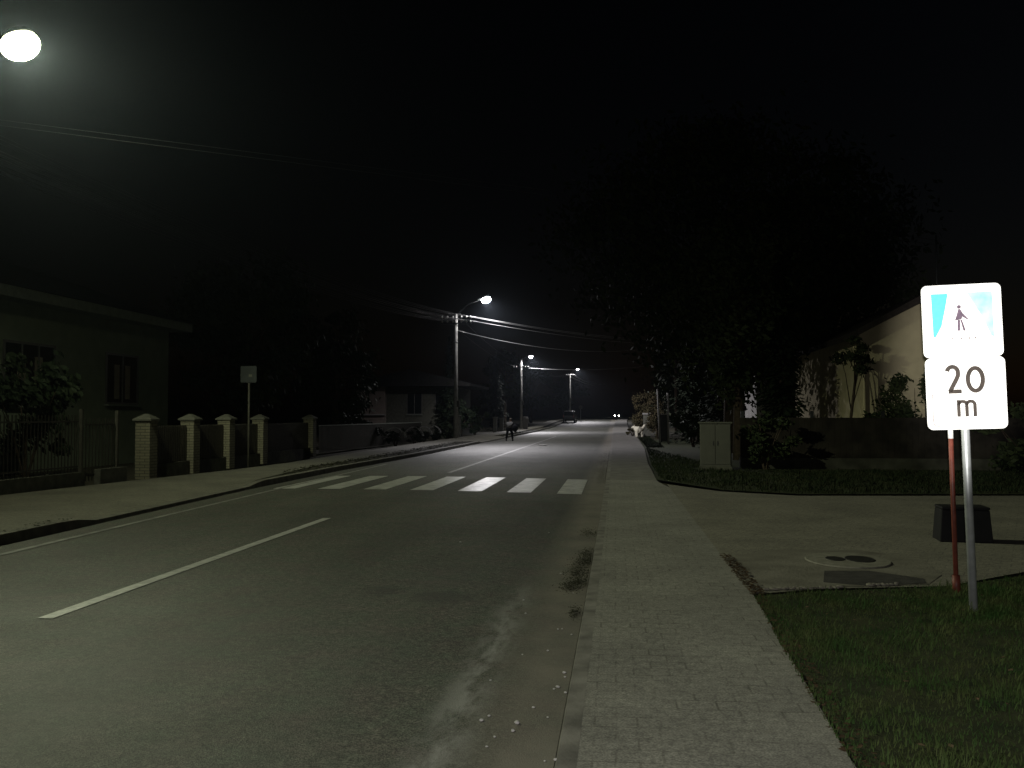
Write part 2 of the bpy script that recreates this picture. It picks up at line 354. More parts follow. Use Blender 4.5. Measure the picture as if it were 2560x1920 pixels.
# ------------------------------------------------------------------ the setting
YS = [-12 + i * 1.0 for i in range(0, 60)] + [48 + i * 3 for i in range(0, 70)] + [258 + i * 12 for i in range(0, 18)]
def sheet(name, xs_of_y, ys, zoff, m, cols=2):
    """grid along the road; xs_of_y(y) -> list of (x, z above road level)"""
    b = MB(); rows = [[(x, y, zg(y) + zz + zoff) for x, zz in xs_of_y(y)] for y in ys]; n = len(rows[0])
    b.v = [p for r in rows for p in r]
    for i in range(len(rows) - 1):
        for k in range(n - 1):
            a = i * n + k; b.f.append((a, a + 1, a + n + 1, a + n)); b.m.append(0)
    return b.build(name, m)
struct(sheet('ground', lambda y: [(x, 0) for x in (-140, -60, -25, -12, 0, 12, 25, 60, 140)], YS, -.03, M['soil']))
struct(sheet('road', lambda y: [(kl(y) + (rk(y) - kl(y)) * t / 8, 0.035 * (1 - ((t - 4) / 4) ** 2)) for t in range(9)], YS, 0, M['asphalt']))
def frange(a, b, s):
    r = []; x = a
    while x < b - 1e-6: r.append(x); x += s
    return r + [b]
# left pavement: high kerb, lowered where the drive crosses (12.6-20), raised again, a drive gap at 53-66
def dip(y):
    a = max(0, min(1, (y - 12.4) / .5)); c = max(0, min(1, (20.2 - y) / .5)); d = max(0, min(1, (y - 53) / .8)); e = max(0, min(1, (66.5 - y) / .8))
    return max(min(a, c), min(d, e))
def kh(y): return .14 - .075 * dip(y)
def inner(y): return kl(y) - .16
VERGE = lambda y: (lin([(20, 0), (26, .55), (52, .95), (53.5, 0), (66, 0), (68, .9), (110, 1.0)], y))
OUT = [(-12, -11.35), (16, -11.35), (20, -10.95), (24, -10.45), (28, -10.25), (52, -10.75), (88, -10.7), (140, -10.6)]
def outer(y): return lin(OUT, y) + sx(y)
def pav_row(y):
    a = inner(y) - VERGE(y) - .01; o = outer(y); r = []
    for t in (0, .12, .25, .5, 1.0):
        x = a + (o - a) * t; d = a - x
        r.append((x, .13 - max(0, 1 - d / .75) * (.13 - kh(y))))
    return r
PY = frange(-12, 70, .5) + frange(71, 330, 3)
struct(sheet('pavement', pav_row, PY, 0, M['pav_left']))
def kerb_left(y):
    x = kl(y); return [(x, -.01), (x - .02, kh(y) - .005), (x - .16, kh(y) + .001)]
struct(sheet('kerb', kerb_left, PY, 0, M['kerb_left']))
struct(sheet('verge', lambda y: [(inner(y) - .001, kh(y) - .012), (inner(y) - VERGE(y) - .02, kh(y) - .02)], frange(20, 110, 1), .0, M['soil']))
# right pavement (block paving) and its flush kerb
def rkh(y): return .014 + .06 * max(0, min(1, (y - 22) / 4))
struct(sheet('kerb', lambda y: [(rk(y), -.01), (rk(y) + .012, rkh(y)), (rk(y) + .105, rkh(y))], PY, 0, M['kerb']))
RO = [(-12, .98), (4.4, 1.07), (8.3, 1.21), (10, 1.22), (20.5, 1.22), (22.7, 1.0), (30, 1.05), (44, 1.38), (62, 1.55), (100, 1.6)]
pr_ = lambda y: [(rk(y) + .1045 + (lin(RO, y) + sx(y) - rk(y) - .1045) * t / 3, rkh(y) - .001 + .009 * t / 3) for t in range(4)]
struct(sheet('pavement', pr_, [y for y in PY if y <= 23], 0, M['pav_right'])); struct(sheet('pavement', pr_, [y for y in PY if y >= 23], 0, M['path']))
b = MB(); b.face([(1.19, 8.40, .027), (1.9, 8.75, .028), (3.05, 9.0, .028), (4.1, 9.9, .028), (9, 12.6, .028), (30, 20, .02), (30, 25, .02), (12, 20.2, .028), (8, 19.3, .028), (5.9, 19.05, .028), (3.6, 18.8, .028), (2.2, 19.7, .028), (1.19, 21.6, .027)])
struct(b.build('driveway', M['drive']))
# lawns
b = MB(); b.face([(1.0, -6, .03), (14, -6, .03), (30, 19.5, .02), (9, 12.4, .03), (4.1, 9.7, .04), (3.0, 8.85, .045), (1.9, 8.55, .045), (1.215, 8.25, .045), (1.08, 4.4, .04)]); struct(b.build('lawn', M['turf']))
b = MB(); b.face([(1.0, 22.9, .045), (2.25, 19.9, .045), (3.65, 19.0, .045), (6, 19.25, .045), (8, 19.5, .04), (12, 20.4, .03), (30, 25.2, .02), (30, 60, 0), (1.45, 60, .045), (1.38, 44, .045), (1.06, 30, .045)]); struct(b.build('lawn', M['turf']))

def strip(name, pts, w0, m, z=.006):
    """painted line along a polyline of (x, y) with a width; sits on the crowned road"""
    b = MB()
    for (x0, y0), (x1, y1) in zip(pts, pts[1:]):
        b.face([(x0 - w0 / 2, y0, rz_(x0, y0) + z), (x0 + w0 / 2, y0, rz_(x0 + w0, y0) + z), (x1 + w0 / 2, y1, rz_(x1 + w0, y1) + z), (x1 - w0 / 2, y1, rz_(x1, y1) + z)])
    return struct(b.build(name, m, fix=False))
def rz_(x, y):
    a = kl(y); c = rk(y); t = (x - a) / (c - a) * 8; k = max(0, min(7, int(t))); f = t - k
    p = lambda q: .035 * (1 - ((q - 4) / 4) ** 2)
    return zg(y) + p(k) + (p(k + 1) - p(k)) * f
strip('centre_line', [(-4.38, y) for y in frange(6.75, 13.8, .5)], .125, M['paint'])
strip('centre_line', [(-4.55 + .06 * (y - 25) / 46 + sx(y), y) for y in frange(25.2, 71, 1)], .125, M['paint_worn'])
strip('edge_line', [(lin([(-5, -6.85), (10, -7.0), (13, -7.1), (20, -7.3), (30, -7.5)], y), y) for y in frange(-4, 30, .5)], .10, M['paint_worn'])
b = MB()
for i in range(7):
    xc = -.93 - i * 1.043
    for k in range(6):
        y0 = 18.85 + k * .72 + .12 * i; y1 = y0 + .72; xa, xb = xc - .25, xc + .25
        b.face([(xa, y0, rz_(xa, y0) + .006), (xb, y0, rz_(xb, y0) + .006), (xb, y1, rz_(xb, y1) + .006), (xa, y1, rz_(xa, y1) + .006)])
struct(b.build('zebra_crossing', M['paint_zebra'], fix=False))
# ------------------------------------------------------------------ grass (uncountable)
def inside(p, poly):
    c = False; j = len(poly) - 1
    for i in range(len(poly)):
        (xi, yi), (xj, yj) = poly[i], poly[j]
        if (yi > p[1]) != (yj > p[1]) and p[0] < (xj - xi) * (p[1] - yi) / (yj - yi) + xi: c = not c
        j = i
    return c
def blades(b, poly, n, h0, h1, wd, z=.03, rd=random.Random(3), clump=True):
    xs = [p[0] for p in poly]; ys = [p[1] for p in poly]; done = 0
    while done < n:
        x, y = rd.uniform(min(xs), max(xs)), rd.uniform(min(ys), max(ys))
        if not inside((x, y), poly): continue
        k = .5 + .5 * math.sin(x * 3.1 + 1.3 * math.sin(y * 2.3)) * math.sin(y * 2.7 + math.sin(x * 4.1))
        if clump and rd.random() > .35 + .65 * k: continue
        done += 1; h = rd.uniform(h0, h1) * (.6 + .6 * k); a = rd.uniform(0, 6.28); l = rd.uniform(.2, .9) * h; c, s = math.cos(a), math.sin(a)
        i = len(b.v); wx, wy = -s * wd / 2, c * wd / 2
        b.v += [(x - wx, y - wy, z), (x + wx, y + wy, z), (x + wx * .7 + c * l * .35, y + wy * .7 + s * l * .35, z + h * .6), (x - wx * .7 + c * l * .35, y - wy * .7 + s * l * .35, z + h * .6), (x + c * l, y + s * l, z + h)]
        b.f += [(i, i + 1, i + 2, i + 3), (i + 3, i + 2, i + 4)]; b.m += [0, 0]
LN = [(1.03, 3.4), (3.2, 3.4), (5.6, 9.8), (4.3, 9.75), (3.0, 8.85), (1.9, 8.55), (1.19, 8.2), (1.10, 6)]
LF = [(1.1, 23), (2.3, 19.95), (3.7, 19.05), (6, 19.3), (8, 19.6), (12, 20.6), (12, 27), (3.4, 27), (1.5, 45), (1.15, 30)]
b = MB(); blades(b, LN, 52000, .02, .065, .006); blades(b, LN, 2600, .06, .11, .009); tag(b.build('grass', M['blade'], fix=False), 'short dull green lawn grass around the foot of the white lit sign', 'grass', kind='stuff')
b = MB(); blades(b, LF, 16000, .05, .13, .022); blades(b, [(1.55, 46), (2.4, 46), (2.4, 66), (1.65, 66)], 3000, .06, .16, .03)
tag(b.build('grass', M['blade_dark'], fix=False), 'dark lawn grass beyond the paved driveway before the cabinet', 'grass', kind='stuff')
def litter(name, regions, label, m, soft=False):
    b = MB(); rd = random.Random(5)
    for poly, n, z, s0 in regions:
        xs = [p[0] for p in poly]; ys = [p[1] for p in poly]; d = 0
        while d < n:
            if soft: x, y = rd.gauss((min(xs) + max(xs)) / 2, (max(xs) - min(xs)) * .27), rd.gauss((min(ys) + max(ys)) / 2, (max(ys) - min(ys)) * .3); x = min(x, rk(y) - .015)
            else: x, y = rd.uniform(min(xs), max(xs)), rd.uniform(min(ys), max(ys))
            if not soft and not inside((x, y), poly): continue
            d += 1; a = rd.uniform(0, 6.28); s_ = s0 * rd.uniform(.5, 1.3); t = rd.uniform(-.5, .5) * s_
            c, s = math.cos(a) * s_, math.sin(a) * s_; zz = z + rd.uniform(.004, .03)
            b.face([(x - c, y - s, zz), (x + s * .6, y - c * .6, zz + abs(t)), (x + c, y + s, zz + .005), (x - s * .6, y + c * .6, zz + abs(t) * .6)])
    return tag(b.build(name, m, fix=False), label, 'litter', kind='stuff')
litter('leaf_litter', [([(1.16, 8.2), (1.30, 8.2), (1.26, 10.5), (1.14, 10.5)], 520, .05, .022), ([(1.0, 3.6), (1.16, 3.6), (1.27, 8.2), (1.17, 8.2)], 380, .045, .018)], 'brown leaf litter along the edge between pavement and lawn', M['litter'])
def ell(x, y, rx, ry): return [(x + rx * math.cos(k * .5236), y + ry * math.sin(k * .5236)) for k in range(12)]
litter('gutter_litter', [(ell(x, y, rx, ry), int(n * 1.5), .0, .011) for x, y, rx, ry, n in ((-.36, 12.7, .14, .4, 180), (-.33, 10.7, .09, .4, 260), (-.34, 10.2, .12, .3, 300), (-.38, 9.5, .13, .45, 420), (-.36, 8.9, .11, .3, 260), (-.42, 8.65, .10, .2, 190), (-.33, 7.55, .05, .2, 110), (-.34, 24, .2, 2, 400), (-.36, 27, .3, 2, 500), (-.4, 32, .35, 3, 600), (-.4, 38, .4, 3, 600))], 'dark weeds and rotting litter along the right road gutter', M['weed'], True)
litter('leaf_litter', [([(-8.1, 22), (-8.9, 24), (-9.1, 52), (-8.0, 52)], 2600, .12, .05), ([(-8.0, 67), (-8.9, 67), (-8.9, 95), (-8.0, 95)], 1500, .12, .07), ([(-7.5, 6), (-7.72, 6), (-7.9, 12.4), (-7.62, 12.4)], 260, .125, .03)], 'dead leaves and dark growth on the strip beside the left kerb', M['weed'])

litter('fallen_leaves', [([(1.3, 3.6), (3, 3.6), (5.2, 9.4), (1.4, 8.2)], 90, .05, .022)], 'scattered brown fallen leaves on the near lawn', M['leaf_fallen'])
# ------------------------------------------------------------------ pebbles in the gutter
rd = random.Random(11)
SP = [(-.70, 4.84, 1.2), (-.67, 4.92, .9), (-.51, 4.83, 1.6), (-.52, 4.71, 1.1), (-.45, 5.1, .9), (-.34, 5.5, 1.2), (-.36, 5.46, .7), (-.29, 5.4, .9), (-.32, 5.81, 1.2), (-.31, 5.72, .7), (-.46, 6.33, .9), (-.43, 6.97, .9), (-.40, 6.99, .7), (-.32, 6.82, .8), (-.28, 4.35, 1.0), (-.33, 4.33, .6), (-.75, 5.57, .8), (-1.92, 11.44, 1.5), (-.79, 8.0, 1.0), (-.72, 7.47, 1.0), (-.60, 4.61, .8), (-.62, 4.47, .7), (-.55, 9.4, 1.0), (-.9, 12.6, 1.1), (-.38, 8.4, .8), (-.62, 6.2, .6), (-.36, 4.95, .6)]
pm = []
for k in range(4):
    b = MB(); b.ball((0, 0, 0), (.011, .009, .006), 9, 6)
    b.v = [(x * (1 + rd.uniform(-.2, .2)), y * (1 + rd.uniform(-.2, .2)), z * (1 + rd.uniform(-.15, .15)) + .004) for x, y, z in b.v]
    o = b.build('pebble', M['stone'], smooth=True); pm.append(o)
for i, (x, y, s) in enumerate(SP):
    o = pm[i] if i < 4 else pm[i % 4].copy()
    if i >= 4: COL.objects.link(o)
    o.location = (x, y, rz_(x, y)); o.rotation_euler = (0, 0, rd.uniform(0, 6.3)); o.scale = (s, s, s)
    tag(o, 'small pale pebble lying on the asphalt near the right kerb', 'pebble', 'pale pebbles scattered along the right gutter')
b = MB(); b.box((0, 0, .02), (.34, .9, .03), .25); o = b.build('paper_scrap', M['stone'], loc=(-3.87, 49.3, rz_(-3.87, 49.3)))
tag(o, 'white flat scrap lying on the far road right of the centre line', 'scrap')

# ------------------------------------------------------------------ the lit sign
def rrect(w_, h_, r, n=6, cx=0, cz=0):
    p = []
    for ax, az, a0 in ((w_ / 2 - r, h_ / 2 - r, 0), (-w_ / 2 + r, h_ / 2 - r, 90), (-w_ / 2 + r, -h_ / 2 + r, 180), (w_ / 2 - r, -h_ / 2 + r, 270)):
        for k in range(n + 1):
            a = R(a0 + 90 * k / n); p.append((cx + ax + r * math.cos(a), cz + az + r * math.sin(a)))
    return p
sg = thing('crossing_sign', 'brightly lit pedestrian crossing sign over a 20 m plate on a grey post', 'sign', (2.835, 7.74, .03))
sg.rotation_euler = (0, R(-1.6), R(-3))
b = MB(); b.tube([(0, .045, -.2), (0, .045, 2.5)], .032, 16); b.build('post', M['galv'], sg, smooth=True)
for z in (1.6, 1.9, 2.15, 2.5):
    b = MB(); b.box((0, .022, z), (.11, .022, .035)); b.build('clamp', M['galv'], sg)
b = MB(); b.prism(rrect(.602, .585, .045), 'y', -.004, .008); tp = b.build('crossing_panel', M['signwhite'], sg, (0, 0, 2.335)); bevel(tp, .002)
b = MB()   # blue field left of the white triangle, which is widened to hold its bloom
b.prism([(-.228, .222), (-.10, .222), (-.125, .10), (-.158, -.04), (-.205, -.125), (-.222, -.125)], 'y', -.0075, -.0045)
b.build('blue_field', M['signblue'], tp)
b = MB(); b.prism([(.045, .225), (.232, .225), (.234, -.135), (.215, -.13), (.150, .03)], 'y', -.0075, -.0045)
b.build('flash_paled_field', M['signflash'], tp)  # right part of the blue, flash wash-out put into its colour
b = MB()   # walking figure
def poly(pts): b.prism([(x * 1.3 - .020, .112 + (z - .112) * 1.12) for x, z in pts], 'y', -.0075, -.0045)
poly([(.012 * math.cos(a), .112 + .013 * math.sin(a)) for a in [k * .628 for k in range(10)]])
poly([(-.004, .097), (.006, .097), (.020, .066), (.052, .022), (.046, .018), (.016, .042), (.013, .022), (-.006, .020), (-.012, .018), (-.028, .012), (-.016, .050)])
poly([(-.010, .019), (.003, .019), (.002, -.06), (-.014, -.06)])
poly([(.005, .019), (.014, .019), (.034, -.062), (.020, -.060)])
b.build('pedestrian_figure', M['signfig'], tp)
b = MB()
for x in (-.075, -.01, .05, .095):
    b = MB(); b.prism([(x - .005, -.135), (x + .007, -.135), (x - .001, -.15), (x - .011, -.15)], 'y', -.0075, -.0045)
    b.build('crossing_stripe', M['signrim'], tp)
b = MB(); b.prism(rrect(.602, .575, .045), 'y', -.004, .008); bp_ = b.build('distance_panel', M['signwhite'], sg, (0.006, 0, 1.752)); bevel(bp_, .002)
b = MB()   # worn outline of the lower panel
def stroke(pts, wd):
    for (x0, z0), (x1, z1) in zip(pts, pts[1:]):
        d = math.hypot(x1 - x0, z1 - z0); nx, nz = -(z1 - z0) / d * wd / 2, (x1 - x0) / d * wd / 2
        b.prism([(x0 + nx, z0 + nz), (x0 - nx, z0 - nz), (x1 - nx, z1 - nz), (x1 + nx, z1 + nz)], 'y', -.0072, -.0045)
stroke([(-.255, .0), (-.257, -.215), (-.25, -.245), (-.232, -.258), (-.07, -.258)], .006)
b.build('outline', M['signrim'], bp_)
b = MB(); stroke([(-.20, .268), (.10, .270)], .003); b.build('seam_line', M['signrim'], bp_)
b = MB()   # the digits and the letter, cut as strokes of constant width
def thick(pts, wd, closed=False):
    P = [Vector((x, z)) for x, z in pts]; n = len(P); Lf = []; Rt = []
    for i in range(n):
        a = P[i - 1] if (i or closed) else P[i]; c = P[(i + 1) % n] if (i < n - 1 or closed) else P[i]
        d = (c - a).normalized(); nn = Vector((-d.y, d.x)) * wd / 2; Lf.append(P[i] + nn); Rt.append(P[i] - nn)
    for i in range(n if closed else n - 1):
        j = (i + 1) % n
        b.prism([tuple(Lf[i]), tuple(Rt[i]), tuple(Rt[j]), tuple(Lf[j])], 'y', -.0075, -.0045)
wd = .033
arc = [(-.098 + .042 * math.cos(a), .168 + .047 * math.sin(a)) for a in [R(165 - 14 * k) for k in range(13)]]
thick(arc + [(-.057, .145), (-.068, .118), (-.098, .062), (-.122, .016)], wd)
thick([(-.133, .0165), (-.034, .0165)], wd)
thick([(.072 + .056 * math.cos(a), .109 + .091 * math.sin(a)) for a in [R(12 * k) for k in range(30)]], wd, True)
x0, x1, x2 = -.062, -.001, .060; zt, zb = -.064, -.186
thick([(x0, zt + .012), (x0, zb)], .026)
for xa, xb in ((x0, x1), (x1, x2)):
    c = (xa + xb) / 2; r = (xb - xa) / 2
    thick([(c + r * math.cos(a), zt - .028 + .028 * math.sin(a)) for a in [R(180 - 18 * k) for k in range(11)]] + [(xb, zb)], .026)
b.build('distance_text', M['signink'], bp_)
# red marker pole behind the sign
rp = thing('marker_pole', 'thin red marker pole standing in grass just behind the lit sign', 'pole', (3.0, 8.62, .03)); rp.rotation_euler = (0, R(-1.2), 0)
b = MB(); b.tube([(0, 0, -.2), (0, 0, 1.86)], .021, 12); b.build('pole', M['red'], rp, smooth=True)
b = MB(); b.tube([(0, 0, 1.37), (0, 0, 1.50)], .0225, 12); b.build('reflector_band', M['signwhite'], rp, smooth=True)
b = MB(); b.tube([(0, 0, -.02), (0, 0, .16)], .034, 12); b.build('sleeve', M['red'], rp, smooth=True)
# black box, manhole, patches on the driveway
o = thing('storage_box', 'low black box with sloping sides standing on the driveway behind the sign', 'box', (4.36, 12.3, .028), R(-6))
b = MB(); b.box((0, 0, .2), (.62, .42, .4), taper=.9); bevel(b.build('body', M['black'], o), .012)
b = MB(); b.box((0, 0, .42), (.56, .40, .035)); bevel(b.build('lid', M['black'], o), .012)
mh = thing('manhole', 'concrete manhole ring with two dark cast covers in the driveway', 'manhole', (2.5, 10.42, .034))
b = MB(); b.lathe((0, 0, 0), [(.44, 0), (.43, .012), (.30, .016)], 36, sx=1, sy=1.25); b.build('concrete_ring', M['ring'], mh)
for x, rx in ((-.13, .10), (.13, .155)):
    b = MB(); b.lathe((x, 0, .017), [(rx, 0), (rx * .96, .006), (rx * .8, .004)], 24, sx=1, sy=1.5); b.build('cover', M['castiron'], mh)
b = MB(); b.face([(1.30, 8.62, .032), (1.9, 8.80, .032), (2.9, 9.05, .032), (3.2, 9.6, .032), (3.35, 10.6, .032), (2.8, 11.3, .032), (1.9, 11.2, .032), (1.28, 10.6, .032)]); struct(b.build('concrete_apron', M['apron']))
b = MB(); b.face([(1.95, 9.05, .036), (2.35, 8.9, .036), (2.9, 9.1, .036), (2.95, 9.35, .036), (2.55, 9.75, .036), (2.1, 9.7, .036)]); struct(b.build('dark_patch', M['patch']))  # irregular patch, darker than the apron around it
b = MB(); rd = random.Random(4)
for x0_, x1_, y0_, n in ((1.33, 2.05, 8.60, 26), (2.32, 2.62, 8.93, 12)):
    for k in range(n):
        x = x0_ + (x1_ - x0_) * (k + rd.random()) / n; s_ = rd.uniform(.012, .03)
        b.ball((x, y0_ + (x - x0_) * .25 + rd.uniform(-.03, .03), .04), (s_ * 1.4, s_, .012), 8, 5)
tag(b.build('rubble', M['sand'], smooth=True), 'crumbly pale mortar rubble between driveway and lawn', 'rubble', kind='stuff')

# ------------------------------------------------------------------ street lamps on utility poles
def street_profile(ld):
    """batwing road optic: nothing upward, more light at wide angles along the road, less toward the gardens behind"""
    ld.use_nodes = True; nt = ld.node_tree; N = nt.nodes; L = nt.links; em = [n for n in N if n.type == 'EMISSION'][0]
    tc = N.new('ShaderNodeTexCoord'); sp = N.new('ShaderNodeSeparateXYZ'); L.new(tc.outputs['Normal'], sp.inputs[0])
    def curve(src, pts):
        c = N.new('ShaderNodeFloatCurve'); cu = c.mapping.curves[0]
        c.mapping.use_clip = False
        while len(cu.points) < len(pts): cu.points.new(.5, .5)
        for p, (a, b_) in zip(cu.points, pts): p.location = (a, b_); p.handle_type = 'VECTOR'
        c.mapping.update(); L.new(src, c.inputs['Value']); return c.outputs[0]
    neg = N.new('ShaderNodeMath'); neg.operation = 'MULTIPLY'; neg.inputs[1].default_value = -1; L.new(sp.outputs['Z'], neg.inputs[0])
    dn = N.new('ShaderNodeClamp'); L.new(neg.outputs[0], dn.inputs[0])
    a = curve(dn.outputs[0], [(0, 0), (.08, .012), (.22, .06), (.33, .30), (.44, .76), (.54, .72), (.65, .47), (.78, .26), (1, .12)])
    half = N.new('ShaderNodeMath'); half.operation = 'MULTIPLY_ADD'; half.inputs[1].default_value = .5; half.inputs[2].default_value = .5; L.new(sp.outputs['X'], half.inputs[0])
    b = curve(half.outputs[0], [(0, .06), (.25, .14), (.40, .45), (.55, 1), (1, 1)])
    m_ = N.new('ShaderNodeMath'); m_.operation = 'MULTIPLY'; L.new(a, m_.inputs[0]); L.new(b, m_.inputs[1]); L.new(m_.outputs[0], em.inputs['Strength'])
def luminaire(par, x, y, z, m, tilt, power, colr, rz=0, sz=1.0):
    """lamp head: a housing above a glowing drop bowl, tilted up toward the road"""
    Rm = Matrix.Translation((x, y, z)) @ Matrix.Rotation(rz, 4, 'Z') @ Matrix.Rotation(-tilt, 4, 'Y') @ Matrix.Scale(sz, 4)
    b = MB(); b.ball((0, 0, -.03), (.34, .27, .25), 40, 24)
    bowl_v = b.v; b.v = [tuple(Rm @ Vector(p)) for p in bowl_v]
    h = MB(); h.lathe((0, 0, .06), [(.25, .03), (.26, .06), (.22, .13), (.14, .19), (.04, .205)], 24, sx=1.15, sy=.85); h.box((-.42, 0, .09), (.30, .12, .10))
    h.v = [tuple(Rm @ Vector(p)) for p in h.v]
    ho = h.build('lamp_head', M['galv'], par, smooth=False)
    bo = b.build('lamp_bowl', m, ho, smooth=True)
    ld = bpy.data.lights.new('street_lamp_light', 'POINT'); ld.energy = power; ld.color = colr; ld.shadow_soft_size = .10
    street_profile(ld)
    lo = bpy.data.objects.new('street_lamp_light', ld); COL.objects.link(lo); lo.parent = par
    lo.location = Rm @ Vector((.02, 0, -.06)); lo.rotation_euler = (0, -tilt * .5, rz)
def utility_pole(label, x, y, h, lamp, m, power, colr, tilt, arms=(), tubes=True, box=None):
    z0 = zg(y)
    t = thing('utility_pole', label, 'lamp post', (x, y, z0), group='utility poles with street lamps along the left side')
    b = MB(); b.tube([(0, 0, -.3), (0, 0, h * .5), (0, 0, h)], [.155, .13, .10], 16); b.build('pole', M['concrete'], t, smooth=True)
    lx, ly, lz = lamp[0] - x, lamp[1] - y, lamp[2] - z0
    b = MB(); b.tube([(0, 0, h - .5), (.12, 0, h + .02), (lx * .4, ly * .4, h + (lz - h) * .65), (lx - .52, ly, lz + .02 - .5 * math.sin(tilt))], .032, 8); b.build('lamp_arm', M['dark_metal'], t, smooth=True)
    luminaire(t, lx, ly, lz, m, tilt, power, colr, 0, 1.0 if y < 50 else (.92 if y < 80 else .62))
    for z in (h - .75, h - 1.9):
        b = MB(); b.tube([(0, 0, z), (0, 0, z + .09)], .128 if z > h - 1 else .135, 16); b.build('band', M['galv'], t, smooth=True)
    for az, xs in arms:
        b = MB(); b.box(((xs[0] + xs[-1]) / 2, -.13, az), (xs[-1] - xs[0] + .14, .07, .08)); b.build('crossarm', M['dark_metal'], t)
        for q in xs:
            b = MB(); b.lathe((q, -.13, az + .04), [(.022, 0), (.03, .03), (.062, .05), (.05, .075), (.066, .09), (.05, .12), (.03, .15)], 12); b.build('insulator', M['porcelain'], t, smooth=True)
    if box:
        b = MB(); b.box((.17, -.02, box), (.20, .22, .42)); bevel(b.build('junction_box', M['cabinet'], t), .02)
    return t
XS = (-.90, -.55, -.18, .38, .72, .98)
WH = (1, .97, 1)
utility_pole('nearest lamp post, its greenish glowing lamp head at the upper left', -12.6, 16.2, 7.7, (-10.39, 15.0, 8.15), M['lampA'], 6700, (.94, 1, .69), R(18))
utility_pole('tall pole with two crossarms of insulators and a round white lamp', -10.39, 60, 8.33, (-8.4, 60, 9.28), M['lampB'], 15000, WH, R(14), ((8.0, XS), (7.7, XS)), box=2.4)
utility_pole('pale bright topped lamp post behind the bending person', -10.32, 102, 7.8, (-9.25, 102, 8.2), M['lampB'], 22000, WH, R(14), ((6.9, (-.8, -.5, .5, .8)),), box=3.0)
utility_pole('farthest lit lamp post above the dark parked van', -7.45, 155, 7.85, (-6.2, 155, 9.44), M['lampB'], 22000, WH, R(14), ((7.65, (-.6, -.3, .3, .6)),), box=3.6)

# wires
def cable(p, q, sag, r, label, group, n=24):
    p, q = Vector(p), Vector(q); pts = [p + (q - p) * (k / n) - Vector((0, 0, 4 * sag * (k / n) * (1 - k / n))) for k in range(n + 1)]
    b = MB(); b.tube(pts, r, 6); o = b.build('power_cable', M['wire'] if r > .0085 else M['unlit_wire'], smooth=True)
    return tag(o, label, 'cable', group)
G1 = 'power cables strung between the utility poles'
for lvl, z in (('upper', 8.17), ('lower', 7.87)):
    for q in XS:
        sel = 'outer road side' if q > .9 else ('inner road side' if q > 0 else 'garden side')
        cable((-12.6 + q * .6, 16.2, z - 1.05), (-10.39 + q, 59.87, z), .55, .005, f'unlit {sel} cable on the {lvl} crossarm toward the near lamp', G1)
cable((-9.41, 59.87, 8.17), (5.4, 83, 8.25), .30, .014, 'upper brightly lit cable crossing the road from the right end of the crossarm', 'lit cables crossing the road from the tall pole')
cable((-9.67, 59.87, 8.17), (5.2, 83, 8.12), .30, .014, 'second brightly lit cable crossing the road just under the upper one', 'lit cables crossing the road from the tall pole')
cable((-9.41, 59.87, 7.87), (5.4, 83, 7.85), .28, .014, 'lit cable crossing the road from the lower crossarm', 'lit cables crossing the road from the tall pole')
cable((-10.3, 60.1, 7.25), (5.4, 83, 8.0), 1.0, .013, 'slack sagging cable crossing the road lowest from the tall pole', 'lit cables crossing the road from the tall pole')
cable((-10.1, 101.87, 6.95), (7, 120, 8.4), .5, .022, 'short lit cable crossing the road under the second lamp', 'lit cables crossing the road from the tall pole')
for q in (-.5, .5): cable((-10.39 + q, 59.87, 7.87), (-10.32 + q, 101.87, 7.07), .45, .007, ('left' if q < 0 else 'right') + ' dim cable running from the tall pole to the second lamp post', G1)
t = thing('utility_pole', 'plain unlit wooden pole among the dark trees right of the road', 'pole', (5.4, 83, 0))
b = MB(); b.tube([(0, 0, -.3), (0, 0, 8.5)], [.15, .1], 12); b.build('pole', M['bark'], t, smooth=True)
b = MB(); b.box((0, -.1, 8.0), (.9, .08, .08)); b.build('crossarm', M['dark_metal'], t)
for q in (-.8, -.5, .5, .8):
    nm = {-.8: 'far left', -.5: 'mid left', .5: 'mid right', .8: 'far right'}[q]
    cable((-10.32 + q, 101.87, 7.07), (-7.45 + q * .75, 154.87, 8.62), .7, .007, f'{nm} cable between the second and farthest lamp posts', G1)
for q in (-.6, -.3, .3, .6):
    nm = {-.6: 'leftmost', -.3: 'second', .3: 'third', .6: 'rightmost'}[q]
    cable((-7.45 + q, 154.87, 8.62), (-2.6 + q, 205, 8.6), .7, .03, f'{nm} cable leaving the farthest lamp post to the distance', G1)
cable((-12.6, 16.35, 7.42), (10.05, 30.25, 7.15), .0, .0048, 'upper of two thin cables crossing the sky below the near lamp', 'thin cables crossing the sky at upper left')
cable((-12.6, 16.3, 7.3), (10.05, 30.25, 7.0), .0, .0048, 'lower of two thin cables crossing the sky below the near lamp', 'thin cables crossing the sky at upper left')

# ------------------------------------------------------------------ left side: fence, pillars, sign, houses
def picket_panel(par, y0, y1, x, z0, z1, step=.115, name='bars'):
    b = MB()
    for y in frange(y0 + .05, y1 - .05, step): b.box((x, y, (z0 + z1) / 2), (.016, .016, z1 - z0))
    for z in (z0 + .12, z1 - .14): b.box((x, (y0 + y1) / 2, z), (.024, y1 - y0, .034))
    return b.build(name, M['iron'], par)
FX = -11.45
f1 = thing('iron_fence', 'dark iron bar fence on a low wall left of the first pillar', 'fence', (0, 0, 0))
picket_panel(f1, 4, 11.2, FX, .40, 1.62); picket_panel(f1, 11.4, 18.7, FX, .40, 1.62)
b = MB(); b.box((FX, 11.4, .2), (.22, 14.8, .40)); b.build('plinth', M['plinth'], f1)
for y in (11.3, 18.82):
    b = MB(); b.box((FX, y, .85), (.07, .07, 1.8)); b.build('post', M['iron_post'], f1)
